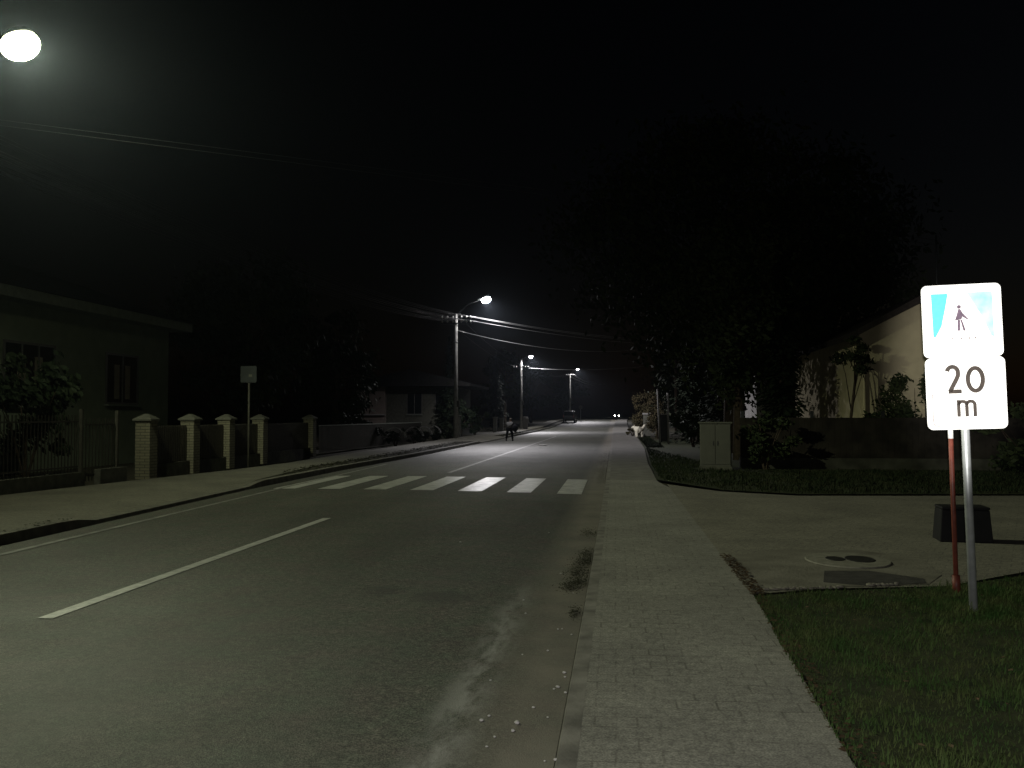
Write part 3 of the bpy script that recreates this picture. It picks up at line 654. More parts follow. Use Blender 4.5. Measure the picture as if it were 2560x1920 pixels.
g1 = thing('garden_gate', 'narrow iron garden gate between the bar fence and first pillar', 'gate', (0, 0, 0))
picket_panel(g1, 18.95, 20.15, FX, .18, 1.55, .13, 'leaf'); b = MB(); b.box((FX, 20.26, .85), (.07, .07, 1.75)); b.build('post', M['iron_post'], g1)
lw = MB(); lw.box((FX + .25, 19.6, .22), (.14, 1.1, .44)); tag(lw.build('low_wall', M['capstone']), 'short low concrete wall in front of the garden gate', 'wall')
PYS = [(21.62, 'first and brightest cream brick fence pillar, nearest the garden gate'), (23.2, 'second cream brick fence pillar beside the lilac dark panel'), (26.32, 'third cream brick fence pillar just left of the small sign'), (28.93, 'fourth dim brick fence pillar right of the small sign post'), (33.88, 'last barely visible brick fence pillar farthest up the fence')]
PYS[1] = (23.98, 'second cream brick fence pillar, between the first and third')
pil0 = None
for i, (y, lab) in enumerate(PYS):
    if pil0 is None:
        t = pil0 = thing('brick_pillar', lab, 'pillar', (FX, y, .05), 0, 'cream brick fence pillars')
        b = MB(); b.box((0, 0, .72), (.38, .38, 1.44)); b.build('shaft', M['cream_brick'], t)
        b = MB(); b.box((0, 0, 1.455), (.48, .48, .04)); b.lathe((0, 0, 1.475), [(.33, 0), (.30, .02), (.05, .13)], 4)
        c = b.build('cap', M['capstone'], t)
        mv = c.data.vertices
        for v_ in list(mv)[8:]:
            x_, y_ = v_.co.x, v_.co.y; v_.co.x, v_.co.y = (x_ - y_) * .7071, (x_ + y_) * .7071
        b = MB(); b.box((.215, -.02, 1.1), (.02, .2, .26)); 
    else:
        t = copy_tree(pil0); t['label'] = lab; t.location = (FX, y, .05)
for (ya, yb), lab in zip(((21.85, 23.75), (24.21, 26.09), (26.55, 28.7), (29.16, 33.65)), ('first', 'second', 'third', 'fourth')):
    t = thing('fence_panel', f'dark slatted panel, {lab} gap between the cream brick pillars', 'fence', (FX, 0, 0), 0, 'dark fence panels between brick pillars')
    b = MB()
    for y in frange(ya + .05, yb - .05, .1): b.box((0, y, .88), (.02, .055, .95))
    b.box((-.02, (ya + yb) / 2, .6), (.03, yb - ya, .05)); b.box((-.02, (ya + yb) / 2, 1.2), (.03, yb - ya, .05)); b.build('slats', M['iron'], t)
    b = MB(); b.box((0, (ya + yb) / 2, .2), (.2, yb - ya, .40)); b.build('plinth', M['plinth'], t)
    blow = None
# small sign seen from behind
ls = thing('road_sign', 'small dim square road sign on a thin post beyond the left fence', 'sign', (-11.0, 26.9, .1))
b = MB(); b.tube([(0, 0, -.2), (0, 0, 3.0)], .03, 12); b.build('post', M['iron_post'], ls, smooth=True)
b = MB(); b.prism(rrect(.50, .50, .04, cz=2.76), 'y', -.05, -.042); b.build('panel', M['signback'], ls)
b = MB(); b.prism(rrect(.10, .07, .01, 3, .06, 2.72), 'y', -.056, -.0505); b.build('sticker', M['capstone'], ls)

def window(par, c, w_, h_, face, frame='frame', pane='glass', sill=True, bars=1, cur=False):
    """face: 'x+' looks toward +X, 'y-' toward -Y ; c = centre on the wall plane"""
    def P(u, d, z): return (c[0] + d, c[1] + u, c[2] + z) if face == 'x+' else (c[0] + u, c[1] - d, c[2] + z)
    def bx(b, u, d0, d1, z, du, dz):
        p = P(u, (d0 + d1) / 2, z); dd = d1 - d0
        b.box(p, (dd, du, dz) if face == 'x+' else (du, dd, dz))
    b = MB()
    for u in (-w_ / 2, w_ / 2): bx(b, u, .0, .05, 0, .07, h_ + .07)
    for z in (-h_ / 2, h_ / 2): bx(b, 0, .0, .048, z, w_ - .07, .07)
    for k in range(bars): bx(b, -w_ / 2 + w_ * (k + 1) / (bars + 1), .0, .045, 0, .06, h_ - .07)
    wo = b.build('window', M[frame], par)
    b = MB(); bx(b, 0, .004, .02, 0, w_ - .07, h_ - .07); b.build('pane', M[pane], wo)
    if cur:
        for u in (-w_ * .17, w_ * .17):
            b = MB(); bx(b, u, .021, .028, -.1, w_ * .16, h_ * .7); b.build('curtain', M['curtain'], wo)
    if sill:
        b = MB(); bx(b, 0, .0, .16, -h_ / 2 - .06, w_ + .16, .05); b.build('sill', M['fascia'], wo)
    return wo

h1 = thing('house', 'large dim grey green house behind the iron fence at left', 'house', (0, 0, 0))
b = MB(); b.box((-21.5, 24.2, 2.35), (9.6, 17.8, 4.9)); b.build('wall', M['plaster'], h1)
b = MB(); b.box((-21.5, 24.2, 4.95), (10.9, 19.0, .30)); b.build('fascia', M['fascia'], h1)
b = MB(); b.add([(-27, 14.6, 5.1), (-16, 14.6, 5.1), (-16, 33.8, 5.1), (-27, 33.8, 5.1), (-21.5, 20, 7.2), (-21.5, 28.4, 7.2)], [(0, 1, 4), (1, 2, 5, 4), (2, 3, 5), (3, 0, 4, 5), (0, 3, 2, 1)]); rf = b.build('roof', M['roof'], h1)
b = MB(); b.box((-22, 26, 7.1), (.6, .6, 1.4)); b.build('chimney', M['cream_brick'], rf)
window(h1, (-16.7, 24.8, 2.8), 2.3, 1.75, 'x+', bars=2, cur=True); window(h1, (-16.7, 29.8, 2.85), 2.0, 1.65, 'x+', bars=1, cur=True); window(h1, (-16.7, 18.5, 2.8), 2.0, 1.7, 'x+', bars=1)

h2 = thing('house', 'low distant house with rose wall and pale sill left of the tall pole', 'house', (0, 0, 0))
b = MB(); b.box((-19.35, 75, 1.95), (2.3, 6, 4.1)); b.build('porch_wall', M['pinkwall'], h2)
b = MB(); b.box((-15.5, 77, 1.95), (5.4, 9, 4.1)); b.build('wall', M['plinth'], h2)
b = MB(); b.box((-19.35, 71.85, 1.70), (2.5, .3, .08)); b.build('ledge', M['pale'], h2)
b = MB(); b.prism([(-21, 3.95), (-11.2, 3.95), (-11.2, 4.15), (-16, 5.3), (-21, 4.15)], 'y', 71.2, 82); b.build('roof', M['roof_dark'], h2)
window(h2, (-15.9, 72.5, 2.6), 1.2, 1.7, 'y-'); window(h2, (-13.6, 72.5, 2.6), 1.2, 1.7, 'y-')
fb = thing('garden_fence', 'low dark fence with pale top rail before the distant rose house', 'fence', (0, 0, 0))
b = MB()
for y in frange(37, 57, .16): b.box((-12.1, y, .62), (.02, .08, 1.1))
b.build('slats', M['iron'], fb); b = MB(); b.box((-12.1, 47, 1.2), (.05, 20.2, .05)); b.build('rail', M['fascia'], fb)
for x, y, h, lab in ((-10.95, 64.2, 1.6, 'dim gate post right of the tall pole, with pale bracket'), (-10.9, 84, 1.45, 'left of two dim gate posts behind the bending person'), (-10.8, 88, 1.35, 'right of two dim gate posts behind the bending person')):
    t = thing('gate_post', lab, 'post', (x, y, 0), 0, 'gate posts along the far left pavement')
    b = MB(); b.box((0, 0, h / 2), (.34, .34, h)); b.build('shaft', M['plinth'], t); b = MB(); b.box((0, 0, h + .03), (.42, .42, .07)); b.build('cap', M['capstone'], t)
o = thing('meter_cabinet', 'pale meter cabinet with bulging lid standing beside the second lamp post', 'cabinet', (-9.72, 100.6, zg(100)))
b = MB(); b.box((0, 0, .75), (.48, .4, 1.5)); bevel(b.build('body', M['pale'], o), .02); b = MB(); b.box((.17, -.05, 1.1), (.34, .42, .5)); bevel(b.build('door', M['pale'], o), .04); b = MB(); b.box((0, 0, .06), (.56, .48, .12)); b.build('base', M['plinth'], o)

# ------------------------------------------------------------------ right side
cb = thing('electric_cabinet', 'tall grey electric cabinet standing at the corner of the far lawn', 'cabinet', (2.9, 27.3, .04), R(-8))
b = MB(); b.box((0, 0, .72), (.88, .42, 1.24)); bevel(b.build('body', M['cabinet'], cb), .015)
for s in (-1, 1):
    b = MB(); b.box((s * .213, -.218, .74), (.41, .018, 1.14)); d = b.build('door', M['cabinet'], cb); bevel(d, .006)
    b = MB(); b.box((s * .06, -.236, .78), (.025, .02, .12)); b.build('handle', M['dark_metal'], d)
b = MB(); b.box((0, 0, .05), (.92, .46, .14)); b.build('plinth', M['plinth'], cb); b = MB(); b.box((0, 0, 1.365), (.96, .5, .05)); bevel(b.build('roof', M['cabinet'], cb), .01)

pw = thing('pillar_wall', 'low pale pillar with flat cap behind the white dog', 'pillar', (2.32, 68.6, .0)); b = MB(); b.box((0, 0, .85), (.5, .5, 1.7)); b.build('shaft', M['capstone'], pw); b = MB(); b.box((.1, 0, 1.76), (.8, .62, .12)); b.build('cap', M['pale'], pw)
gt = thing('metal_gate', 'dark metal gate hung between two tall pale posts', 'gate', (2.5, 52, 0))
for x in (0, .52):
    b = MB(); b.tube([(x - (.06 if x else 0), 0, -.1), (x - (.10 if x else .13), 0, 3.1 - x * .4)], .055, 10); b.build('post', M['pale'], gt, smooth=True)
b = MB(); b.box((.2, .06, .92), (.52, .04, 1.5)); b.build('leaf', M['dark_metal'], gt); b = MB(); b.box((.28, .0, 1.70), (.42, .08, .05)); b.build('rail', M['pale'], gt)
b = MB()
for k in range(4): b.box((.12 + k * .1, .02, 2.25), (.018, .018, 1.05))
b.build('bars', M['iron'], gt)
gw = thing('garden_wall', 'dark board fence on a low concrete base along the right gardens', 'fence', (0, 0, 0))
b = MB(); b.box((12, 28.2, .18), (16.6, .22, .36)); b.build('base', M['dark_base'], gw)
b = MB()
for x in frange(3.8, 20, .17): b.box((x, 28.2, .95), (.166, .03, 1.2))
b.build('boards', M['dark_board'], gw); b = MB()
for x in frange(3.8, 20, 2.03): b.box((x, 28.33, .9), (.09, .09, 1.7))
b.build('posts', M['dark_metal'], gw)

yh = thing('house', 'yellow plastered house with sloping gable behind the lit sign', 'house', (0, 0, 0))
YX = 7.75
b = MB(); b.prism([(YX, -.1), (YX + 3.7, -.1), (YX + 3.7, 4.2), (YX + 1.85, 5.15), (YX, 4.2)], 'y', 30.4, 41); b.build('wall', M['yellow'], yh)
b = MB(); b.prism([(YX - .45, 3.98), (YX + 1.85, 5.2), (YX + 4.15, 3.98), (YX + 4.15, 4.18), (YX + 1.85, 5.42), (YX - .45, 4.18)], 'y', 29.8, 41.4); rf = b.build('roof', M['roof'], yh)
b = MB(); b.tube([(10.1, 30.3, 3.8), (10.1, 30.3, 7.3)], .03, 8); b.build('roof_mast', M['dark_metal'], yh, smooth=True)
window(yh, (YX + 2.5, 30.4, 2.3), 1.0, 1.4, 'y-')
b = MB(); b.tube([(YX + .1, 30.3, 0), (YX + .1, 30.3, 3.9)], .05, 10); b.build('downpipe', M['yellow'], yh, smooth=True)
ph = thing('house', 'pale grey house glimpsed through the leaves of the dark tree', 'house', (0, 0, 0))
b = MB(); b.box((7.6, 50, 3.1), (1.5, 8, 6.2)); b.build('wall', M['pale'], ph)
b = MB(); b.prism([(6.6, 6.2), (8.6, 6.2), (8.6, 6.4), (7.6, 7.4), (6.6, 6.4)], 'y', 45.4, 54.5); b.build('roof', M['roof'], ph)
window(ph, (7.7, 46, 4.1), .6, 1.2, 'y-')
b = MB(); b.tube([(8.2, 45.9, 0), (8.2, 45.9, 6.1)], .05, 10); b.build('downpipe', M['signback'], ph, smooth=True)

# ------------------------------------------------------------------ vegetation
def leaf_mesh(b, c, rad, n, size, rd, gap=.35):
    """leaf sized faces spread through an uneven volume made of clumps"""
    cl = []
    for _ in range(max(6, int(n / 160))):
        while True:
            p = Vector((rd.uniform(-1, 1), rd.uniform(-1, 1), rd.uniform(-1, 1)))
            if .25 < p.length < 1: break
        cl.append((p, rd.uniform(.12, .30)))
    for k in range(n):
        p, r = cl[rd.randrange(len(cl))]
        q = p + Vector((rd.gauss(0, r * .6), rd.gauss(0, r * .6), rd.gauss(0, r * .45)))
        P = Vector((c[0] + q.x * rad[0], c[1] + q.y * rad[1], c[2] + q.z * rad[2]))
        a = Vector((rd.gauss(0, 1), rd.gauss(0, 1), rd.gauss(0, .6))).normalized(); u = a.cross(Vector((rd.random(), rd.random(), rd.random() + .1))).normalized(); v_ = a.cross(u)
        s = size * rd.uniform(.6, 1.4); i = len(b.v)
        b.v += [tuple(P - u * s), tuple(P + v_ * s * .45), tuple(P + u * s), tuple(P - v_ * s * .45)]; b.f.append((i, i + 1, i + 2, i + 3)); b.m.append(0)
def tree(name, label, x, y, h, rad, cz, n, size, leaf='leaf', group=None, seed=1, tr=.18, lean=(0, 0)):
    rd = random.Random(seed); z0 = zg(y) - .05
    t = thing(name, label, 'tree', (x, y, z0), 0, group)
    b = MB(); top = Vector((lean[0], lean[1], cz + rad[2] * .5)); b.tube([(0, 0, -.2), (lean[0] * .2, lean[1] * .2, cz * .35), tuple(top * .7), tuple(top)], [tr * 1.25, tr, tr * .65, tr * .2], 10)
    for k in range(9):
        a = k * 2.4 + rd.random(); f = rd.uniform(.38, .8); p = top * f; e = Vector((lean[0] + math.cos(a) * rad[0] * rd.uniform(.5, .85), lean[1] + math.sin(a) * rad[1] * rd.uniform(.5, .85), cz + rad[2] * rd.uniform(-.5, .5)))
        m_ = (p + e) / 2 + Vector((0, 0, .3)); b.tube([tuple(p), tuple(m_), tuple(e)], [tr * .4, tr * .25, tr * .06], 6)
    b.build('trunk', M['bark'], t, smooth=True)
    b = MB(); leaf_mesh(b, (lean[0], lean[1], cz), rad, n, size, rd); b.build('crown', M[leaf], t, fix=False)
    return t
def conifer(label, x, y, h, r, n, seed, group, leaf='conifer', z1=.3):
    rd = random.Random(seed); t = thing('conifer_tree', label, 'tree', (x, y, zg(y) - .05), 0, group)
    b = MB(); b.tube([(0, 0, -.2), (0, 0, h * .97)], [r * .09 + .04, .02], 8); b.build('trunk', M['bark'], t, smooth=True)
    b = MB()
    for k in range(n):
        f = rd.random() ** .75; z = z1 + (h - z1) * (1 - f); a = rd.uniform(0, 6.28); tier = .75 + .25 * math.sin(z * 6 + 2 * math.sin(a * 3 + seed))
        q = r * f * tier * math.sqrt(rd.uniform(.15, 1)) * (.85 + .25 * math.sin(a * 4 + seed)); s = rd.uniform(.08, .2) * (.6 + r * .25)
        P = Vector((q * math.cos(a), q * math.sin(a), z - q * .18)); u = Vector((math.cos(a), math.sin(a), -.35 + rd.uniform(-.4, .4))).normalized() * s; v_ = Vector((-math.sin(a), math.cos(a), rd.uniform(-.5, .5))) * s * .38; i = len(b.v)
        b.v += [tuple(P - u), tuple(P + v_), tuple(P + u), tuple(P - v_)]; b.f.append((i, i + 1, i + 2, i + 3)); b.m.append(0)
    b.build('crown', M[leaf], t, fix=False); return t
def shrub(label, x, y, r, h, n, size, leaf='leaf', group=None, seed=1, name='garden_shrub', z=0):
    rd = random.Random(seed); t = thing(name, label, 'shrub', (x, y, zg(y) + z), 0, group)
    b = MB()
    for k in range(7):
        a = k * .9 + rd.random(); b.tube([(0, 0, -.1), (math.cos(a) * r * .3, math.sin(a) * r * .3, h * .4), (math.cos(a) * r * .7, math.sin(a) * r * .7, h * rd.uniform(.6, .95))], [.03, .02, .006], 5)
    b.build('stems', M['bark'], t)
    b = MB(); leaf_mesh(b, (0, 0, h * .55), (r, r, h * .48), n, size, rd); b.build('foliage', M[leaf], t, fix=False); return t
GR = 'big dark trees on the right side'
tree('leafy_tree', 'huge dark leafy tree overhanging the right pavement', 4.9, 40, 13, (6.6, 6.0, 5.2), 8.6, 27000, .15, 'leaf', GR, 21, .28)
tree('leafy_tree', 'dark leafy tree behind the grey electric cabinet', 4.4, 33.6, 9.5, (2.3, 2.6, 3.2), 5.4, 12000, .11, 'leaf', GR, 22, .2)
tree('leafy_tree', 'dark tree between the pale house and the yellow house', 10.0, 44.5, 10, (4.2, 4.2, 4.6), 6.5, 13000, .15, 'leaf', GR, 23, .22)
tree('leafy_tree', 'thin leafy tree whose branch crosses the yellow house wall', 7.15, 29.6, 6.5, (.75, .6, .7), 3.55, 600, .09, 'leaf', GR, 24, .05, (.35, 0))
conifer('dark conifer filling the gap left of the yellow house', 5.6, 32.0, 8.0, 1.3, 7000, 5, GR)
conifer('tall dark conifer right of the yellow house at the frame edge', 13.1, 27.4, 9.5, 1.9, 7000, 6, GR)
conifer('slim conifer behind the dark metal gate', 4.4, 54, 7.5, 1.9, 6500, 8, GR)
conifer('dark conifer pressed against the left corner of the pale house', 5.0, 45.2, 7, 1.2, 5000, 9, GR)
GS = 'garden shrubs in front of the right houses'
shrub('feathery shrub in front of the yellow wall left of the sign', 9.15, 29.5, .95, 2.95, 3600, .08, 'leaf', GS, 31)
shrub('low ragged shrub at the foot of the yellow wall', 8.1, 29.3, .75, 2.0, 1500, .08, 'leaf', GS, 32)
shrub('broad dark shrub along the board fence behind the sign', 11.5, 27.3, 1.5, 1.9, 2600, .1, 'leaf', GS, 33)
shrub('dark shrub touching the right side of the grey cabinet', 4.35, 27.6, .8, 1.7, 1700, .09, 'leaf', GS, 34)
shrub('olive brown hedge shrub behind the white dog', 2.5, 73, 1.1, 3.6, 7000, .075, 'leaf_brown', GS, 35)
shrub('brown twiggy shrub next to the pale capped pillar', 3.05, 66.5, .8, 2.4, 4200, .065, 'leaf_brown', GS, 36)
shrub('small brownish clump at the edge of the right pavement', 1.35, 71, .45, .75, 700, .08, 'leaf_brown', GS, 37)
shrub('dark shrub beside the gate posts on the far lawn', 3.9, 47, 1.0, 2.2, 2200, .11, 'leaf', GS, 38)
GL = 'garden trees and shrubs on the left side'
shrub('dark pointed bush before the windows of the grey green house', -14.4, 21.3, 1.1, 2.9, 3000, .1, 'conifer', GL, 41)
shrub('dark bush inside the iron fence at far left', -13.6, 15.5, 1.0, 2.0, 2200, .1, 'conifer', GL, 42)
tree('leafy_tree', 'dark garden tree right of the grey green house', -16.5, 40, 8.5, (3.4, 3.4, 3.4), 5.4, 7000, .18, 'leaf', GL, 43)
tree('leafy_tree', 'dark tree filling the garden behind the small sign', -15.0, 48.5, 7, (2.6, 2.6, 2.6), 4.4, 6000, .16, 'leaf', GL, 44)
conifer('dark conifer behind the tall pole with crossarms', -13.0, 72, 8, 1.7, 5000, 45, GL)
conifer('dark conifer beside the second lamp post', -12.6, 98, 8.5, 1.7, 4500, 46, GL)
shrub('dense dark hedge bush before the distant rose house', -13.3, 46, 1.2, 1.7, 2600, .1, 'conifer', GL, 47)
shrub('dark bush at the foot of the tall pole', -11.2, 61.2, .8, 1.0, 1500, .09, 'leaf', GL, 48)
shrub('dark bush at the right corner of the distant rose house', -11.9, 70.5, 1.0, 2.6, 2600, .1, 'conifer', GL, 50)
shrub('dark bush beyond the gate posts on the left', -12.0, 79, 1.3, 2.2, 2400, .12, 'conifer', GL, 49)
GB = 'low rounded shrubs along the left fence'
for i, (x, y, lab) in enumerate(((-11.6, 48.2, 'largest low rounded shrub with a pale arched rim'), (-11.45, 52.2, 'second low rounded shrub with pale leaf tips'), (-11.45, 55.0, 'brightest low rounded shrub near the tall pole'), (-11.5, 58.4, 'small low rounded shrub nearest the tall pole'))):
    t = shrub(lab, x, y, .62 - .05 * i, .95 - .05 * i, 1300, .06, 'leaf', GB, 60 + i, 'rounded_shrub')
    rd = random.Random(70 + i); b = MB(); r0 = .62 - .05 * i
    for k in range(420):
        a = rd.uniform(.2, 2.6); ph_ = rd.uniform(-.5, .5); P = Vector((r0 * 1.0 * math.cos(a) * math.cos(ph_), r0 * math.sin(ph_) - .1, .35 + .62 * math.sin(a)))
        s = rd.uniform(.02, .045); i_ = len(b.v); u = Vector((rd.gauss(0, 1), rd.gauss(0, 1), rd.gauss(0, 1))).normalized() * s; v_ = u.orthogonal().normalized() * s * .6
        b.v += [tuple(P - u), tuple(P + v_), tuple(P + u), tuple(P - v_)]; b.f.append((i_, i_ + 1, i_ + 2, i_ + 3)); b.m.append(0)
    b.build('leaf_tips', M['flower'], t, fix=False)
GF = 'dark trees lining the far road'
for i, (x, y, lab) in enumerate(((-14, 118, 'dark roadside tree beyond the second lamp post'), (-12.5, 138, 'dark roadside tree left of the farthest lamp post'), (-9.5, 185, 'dark roadside tree behind the parked van'), (7, 95, 'far dark tree right of the road past the white dog'), (9, 125, 'far dark tree right of the road level with the van'), (13, 165, 'far dark tree right of the road near the oncoming car'))):
    tree('roadside_tree', lab, x, y, 9, (3.6, 3.6, 3.8), 5.4, 2600, .3, 'leaf', GF, 80 + i)

# ------------------------------------------------------------------ vehicles
def wheel(par, x, y, r=.33, w_=.2):
    b = MB(); b.tube([(x - w_ / 2, y, r), (x + w_ / 2, y, r)], r, 20); o = b.build('wheel', M['rubber'], par, smooth=False)
    b = MB(); b.tube([(x - w_ / 2 - .01, y, r), (x + w_ / 2 + .01, y, r)], r * .58, 14); b.build('rim', M['alloy'], o)
vn = thing('parked_van', 'dark van parked by the left kerb under the farthest lamp', 'van', (-6.75, 140.5, zg(140)), R(-3))
b = MB(); b.prism([(-2.3, .35), (2.2, .35), (2.25, .8), (1.75, 1.05), (1.2, 1.62), (.9, 1.72), (-2.1, 1.74), (-2.3, 1.55)], 'x', -.88, .88); bevel(b.build('body', M['carpaint'], vn), .12, 3)
b = MB(); b.box((0, -.6, 1.735), (1.5, 2.6, .02)); bevel(b.build('roof_highlight', M['alloy'], vn), .008)  # pale panel added to stand for the lamp highlight on the roof
b = MB(); b.box((0, -2.315, 1.3), (1.36, .02, .5)); b.build('rear_window', M['glass'], vn)
for s in (-1, 1):
    b = MB(); b.box((s * .885, -.3, 1.35), (.015, 2.6, .42)); b.build('side_window', M['glass'], vn)
    b = MB(); b.box((s * .76, -2.32, .98), (.14, .03, .40)); b.build('tail_light', M['taillight'], vn)
    for y in (-1.4, 1.4): wheel(vn, s * .80, y)
b = MB(); b.box((0, -2.33, .48), (1.7, .10, .2)); bevel(b.build('bumper', M['black'], vn), .03); b = MB(); b.box((0, -2.325, .72), (.5, .012, .11)); b.build('number_plate', M['signback'], vn)
cr = thing('oncoming_car', 'distant oncoming car with its two headlights lit', 'car', (.78, 318, zg(318)), R(-4))
b = MB(); b.prism([(-2.1, .3), (2.1, .3), (2.15, .8), (1.6, .95), (1.1, 1.4), (-.5, 1.45), (-1.2, .98), (-2.1, .85)], 'x', -.86, .86); bevel(b.build('body', M['carpaint'], cr), .1, 2)
b = MB(); b.prism([(-1.12, 1.0), (-.52, 1.42), (-.56, 1.44), (-1.18, 1.02)], 'x', -.7, .7); b.build('windscreen', M['glass'], cr)
for s in (-1, 1):
    b = MB(); b.ball((s * .70, -2.12, .70), (.17, .06, .13), 14, 8); b.build('headlight', M['headlamp'], cr, smooth=True)
    for y in (-1.3, 1.3): wheel(cr, s * .78, y, .31)
rs = thing('round_sign', 'small round road sign on a thin post behind the parked van', 'sign', (-5.15, 139.5 + 6, zg(145)))
rs.location.x = -5.35
b = MB(); b.tube([(0, 0, -.2), (0, 0, 2.5)], .035, 10); b.build('post', M['galv'], rs, smooth=True)
b = MB(); b.prism([(.32 * math.cos(k * .2618), 2.25 + .32 * math.sin(k * .2618)) for k in range(24)], 'y', -.06, -.05); b.build('disc', M['capstone'], rs)

# ------------------------------------------------------------------ person and dog (skinned skeletons)
def skin(name, verts, edges, m, par, sub=2, root=0):
    me = bpy.data.meshes.new(name); me.from_pydata([v[:3] for v in verts], edges, []); me.materials.append(m) if m else None
    o = bpy.data.objects.new(name, me); COL.objects.link(o)
    if par is not None: o.parent = par
    o.modifiers.new('skin', 'SKIN'); sm = o.modifiers.new('sub', 'SUBSURF'); sm.levels = 1; sm.render_levels = sub
    if not me.skin_vertices: me.skin_vertices.new()
    sv = me.skin_vertices[0].data
    for i, v in enumerate(verts):
        r = v[3]; sv[i].radius = (r, r) if not hasattr(r, '__len__') else r
    sv[root].use_root = True
    return o
pr = thing('person', 'person in grey jacket and dark trousers bending forward at the left roadside', 'person', (-6.70, 58.7, rz_(-6.7, 58.7)), R(-8))
pr.scale = (.97, .97, .97)
# facing away (+y) with the back bent, legs apart
J = [(0, 0, .80, .13), (0, .06, .98, .12), (0, .16, 1.14, (.15, .11)), (0, .25, 1.24, .07), (0, .32, 1.30, .075), (0, .36, 1.38, .095),
     (-.10, 0, .76, .095), (-.17, .05, .44, .065), (-.20, -.02, .09, .045), (-.20, .12, .045, .045),
     (.10, .02, .76, .095), (.17, .10, .44, .065), (.20, .05, .09, .045), (.20, .19, .045, .045),
     (-.17, .18, 1.15, .06), (-.25, .28, .90, .045), (-.22, .42, .70, .036), (-.215, .47, .62, .030),
     (.17, .18, 1.15, .06), (.27, .24, .90, .045), (.30, .30, .68, .036), (.305, .32, .60, .030)]
ED = [(0, 1), (1, 2), (2, 3), (3, 4), (4, 5), (0, 6), (6, 7), (7, 8), (8, 9), (0, 10), (10, 11), (11, 12), (12, 13), (2, 14), (14, 15), (15, 16), (16, 17), (2, 18), (18, 19), (19, 20), (20, 21)]
for hx, hy, hz, sgn in ((-.215, .47, .62, -1), (.305, .32, .60, 1)):      # five fingers and a thumb root in each palm
    base = 17 if sgn < 0 else 21
    for k in range(4):
        n0 = len(J); ox = (k - 1.5) * .018; J += [(hx + ox, hy + .012, hz - .05, .010), (hx + ox * 1.1, hy + .025, hz - .085 - .006 * (1.5 - abs(k - 1.5)), .008)]; ED += [(base, n0), (n0, n0 + 1)]
    n0 = len(J); J += [(hx - sgn * .038, hy + .02, hz - .025, .011), (hx - sgn * .045, hy + .035, hz - .055, .009)]; ED += [(base, n0), (n0, n0 + 1)]
body = skin('body', J, ED, M['skin'], pr, 1)
skin('trousers', [(0, -.005, .82, .150), (-.10, 0, .76, .115), (-.17, .05, .44, .085), (-.20, -.015, .10, .070), (.10, .02, .76, .115), (.17, .10, .44, .085), (.20, .055, .10, .070)], [(0, 1), (1, 2), (2, 3), (0, 4), (4, 5), (5, 6)], M['trouser'], pr, 1)
skin('jacket', [(0, 0, .80, .18), (0, .06, .98, .205), (0, .16, 1.14, (.235, .18)), (0, .24, 1.22, .10), (-.18, .18, 1.15, .085), (-.25, .28, .90, .066), (-.225, .40, .73, .052), (.18, .18, 1.15, .085), (.27, .24, .90, .066), (.295, .29, .71, .052)], [(0, 1), (1, 2), (2, 3), (2, 4), (4, 5), (5, 6), (2, 7), (7, 8), (8, 9)], M['jacket'], pr, 1)
b = MB(); b.ball((0, .34, 1.405), (.098, .108, .092), 16, 10); b.build('hair', M['hair'], pr, smooth=True)
b = MB(); b.ball((0, .455, 1.365), (.018, .022, .02), 8, 6); b.build('nose', M['skin'], pr, smooth=True)
for s in (-1, 1):
    b = MB(); b.ball((s * .2, .045 + s * .035, .05), (.055, .14, .055), 14, 8); b.build('shoe', M['black'], pr, smooth=True)
bg = thing('shoulder_bag', 'large dark bag carried at the right side of the bending person', 'bag', (-6.33, 58.62, .80), R(-8))
b = MB(); b.ball((0, .0, .02), (.20, .15, .25), 16, 10); bevel(b.build('bag_body', M['trouser'], bg, smooth=True), .01)
b = MB(); b.tube([(-.12, .05, .2), (-.16, .1, .4), (-.02, .12, .22)], .018, 6); b.build('strap', M['trouser'], bg, smooth=True)

dg = thing('white_dog', 'cream white dog with raised tail standing at the right pavement edge', 'dog', (1.78, 67.6, .05), R(12))
# heads away to the left, rump and raised tail toward the right
skin('body', [(.10, .0, .56, (.23, .25)), (-.06, .02, .56, (.24, .24)), (-.20, .06, .57, (.24, .27)), (-.32, .10, .68, .15), (-.40, .14, .75, .125), (-.50, .18, .71, .075), (-.57, .20, .69, .05),
              (.20, .0, .64, .13), (.30, -.01, .78, .075), (.38, -.02, .86, .12), (.36, -.02, .95, .07),
              (.14, -.10, .44, .13), (.10, -.12, .30, .085), (.17, -.12, .20, .065), (.14, -.12, .05, .06), (.09, -.13, .04, .045),
              (.14, .10, .44, .13), (.10, .12, .30, .085), (.18, .12, .20, .065), (.15, .12, .05, .06), (.10, .13, .04, .045),
              (-.20, -.10, .42, .13), (-.21, -.11, .25, .085), (-.20, -.11, .05, .07), (-.25, -.115, .04, .05),
              (-.22, .14, .42, .11), (-.23, .15, .25, .08), (-.22, .15, .05, .065), (-.27, .155, .04, .05)],
     [(0, 1), (1, 2), (2, 3), (3, 4), (4, 5), (5, 6), (0, 7), (7, 8), (8, 9), (9, 10), (0, 11), (11, 12), (12, 13), (13, 14), (14, 15), (0, 16), (16, 17), (17, 18), (18, 19), (19, 20), (2, 21), (21, 22), (22, 23), (23, 24), (2, 25), (25, 26), (26, 27), (27, 28)], M['fur'], dg, 2)
for s in (-1, 1):
    b = MB(); b.lathe((-.37 + s * .01, .14 + s * .07, .80), [(.045, 0), (.03, .05), (.006, .11)], 10, sx=.6); b.build('ear', M['fur'], dg, smooth=True)
b = MB(); b.ball((-.585, .208, .69), (.02, .02, .018), 8, 6); b.build('nose', M['black'], dg, smooth=True)

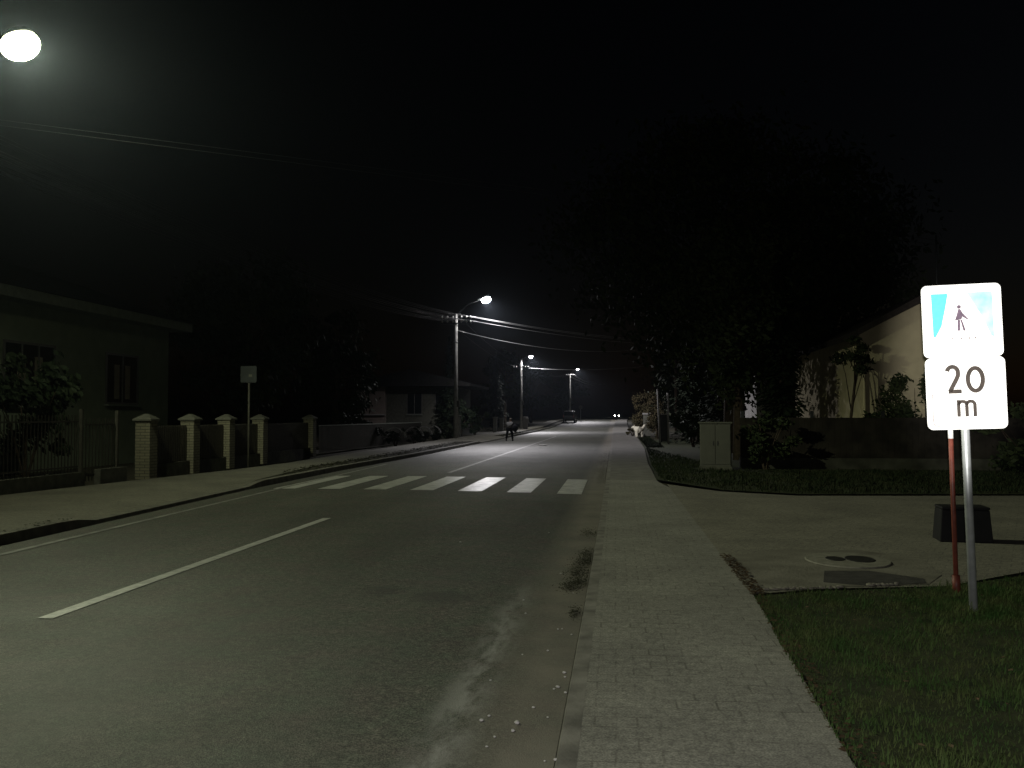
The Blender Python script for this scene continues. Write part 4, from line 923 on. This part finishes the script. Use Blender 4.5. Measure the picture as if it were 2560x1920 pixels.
# ------------------------------------------------------------------ haze: thin night air that shows the lamp beams
hz = MB(); hz.box((0, 220, 7.5), (300, 520, 19)); ho = hz.build('haze', None); ho['kind'] = 'stuff'
hm = bpy.data.materials.new('haze_air'); hm.use_nodes = True; nt = hm.node_tree; nt.nodes.clear()
out = nt.nodes.new('ShaderNodeOutputMaterial'); vol = nt.nodes.new('ShaderNodeVolumePrincipled')
vol.inputs['Color'].default_value = (.72, .84, 1, 1); vol.inputs['Density'].default_value = .0002; vol.inputs['Anisotropy'].default_value = .86
nt.links.new(vol.outputs[0], out.inputs['Volume']); ho.data.materials.clear(); ho.data.materials.append(hm)

# ------------------------------------------------------------------ the phone's flash, which lights the sign
ld = bpy.data.lights.new('camera_flash', 'SPOT'); ld.energy = 540; ld.color = (1, .97, .93); ld.spot_size = R(120); ld.spot_blend = 1; ld.shadow_soft_size = .015
ld.use_nodes = True; nt = ld.node_tree; N = nt.nodes; L = nt.links; em = [n for n in N if n.type == 'EMISSION'][0]   # weak wide light with a hot centre
tc = N.new('ShaderNodeTexCoord'); sc = N.new('ShaderNodeVectorMath'); sc.operation = 'MULTIPLY'; sc.inputs[1].default_value = (1 / .052, 1 / .088, 0)
L.new(tc.outputs['Normal'], sc.inputs[0]); le = N.new('ShaderNodeVectorMath'); le.operation = 'LENGTH'; L.new(sc.outputs[0], le.inputs[0])
mr = N.new('ShaderNodeMapRange'); mr.interpolation_type = 'SMOOTHSTEP'; mr.inputs[1].default_value = .75; mr.inputs[2].default_value = 1.5; mr.inputs[3].default_value = 15; mr.inputs[4].default_value = 1
L.new(le.outputs['Value'], mr.inputs[0]); L.new(mr.outputs[0], em.inputs['Strength'])
lo = bpy.data.objects.new('camera_flash', ld); COL.objects.link(lo); lo.location = (-.15, -.5, 1.62)
lo.rotation_euler = (Vector((2.78, 7.74, 2.08)) - lo.location).to_track_quat('-Z', 'Y').to_euler()

# ------------------------------------------------------------------ render settings
S.view_settings.view_transform = 'Standard'; S.view_settings.look = 'None'; S.view_settings.exposure = 0; S.view_settings.gamma = 1
S.cycles.use_adaptive_sampling = False; S.cycles.use_denoising = True; S.cycles.denoiser = 'OPENIMAGEDENOISE'; hm.cycles.volume_sampling = 'EQUIANGULAR'
S.cycles.max_bounces = 5; S.cycles.diffuse_bounces = 2; S.cycles.glossy_bounces = 2; S.cycles.transmission_bounces = 2; S.cycles.volume_bounces = 0
S.cycles.sample_clamp_indirect = 2; S.cycles.use_light_tree = True; S.cycles.caustics_reflective = False; S.cycles.caustics_refractive = False
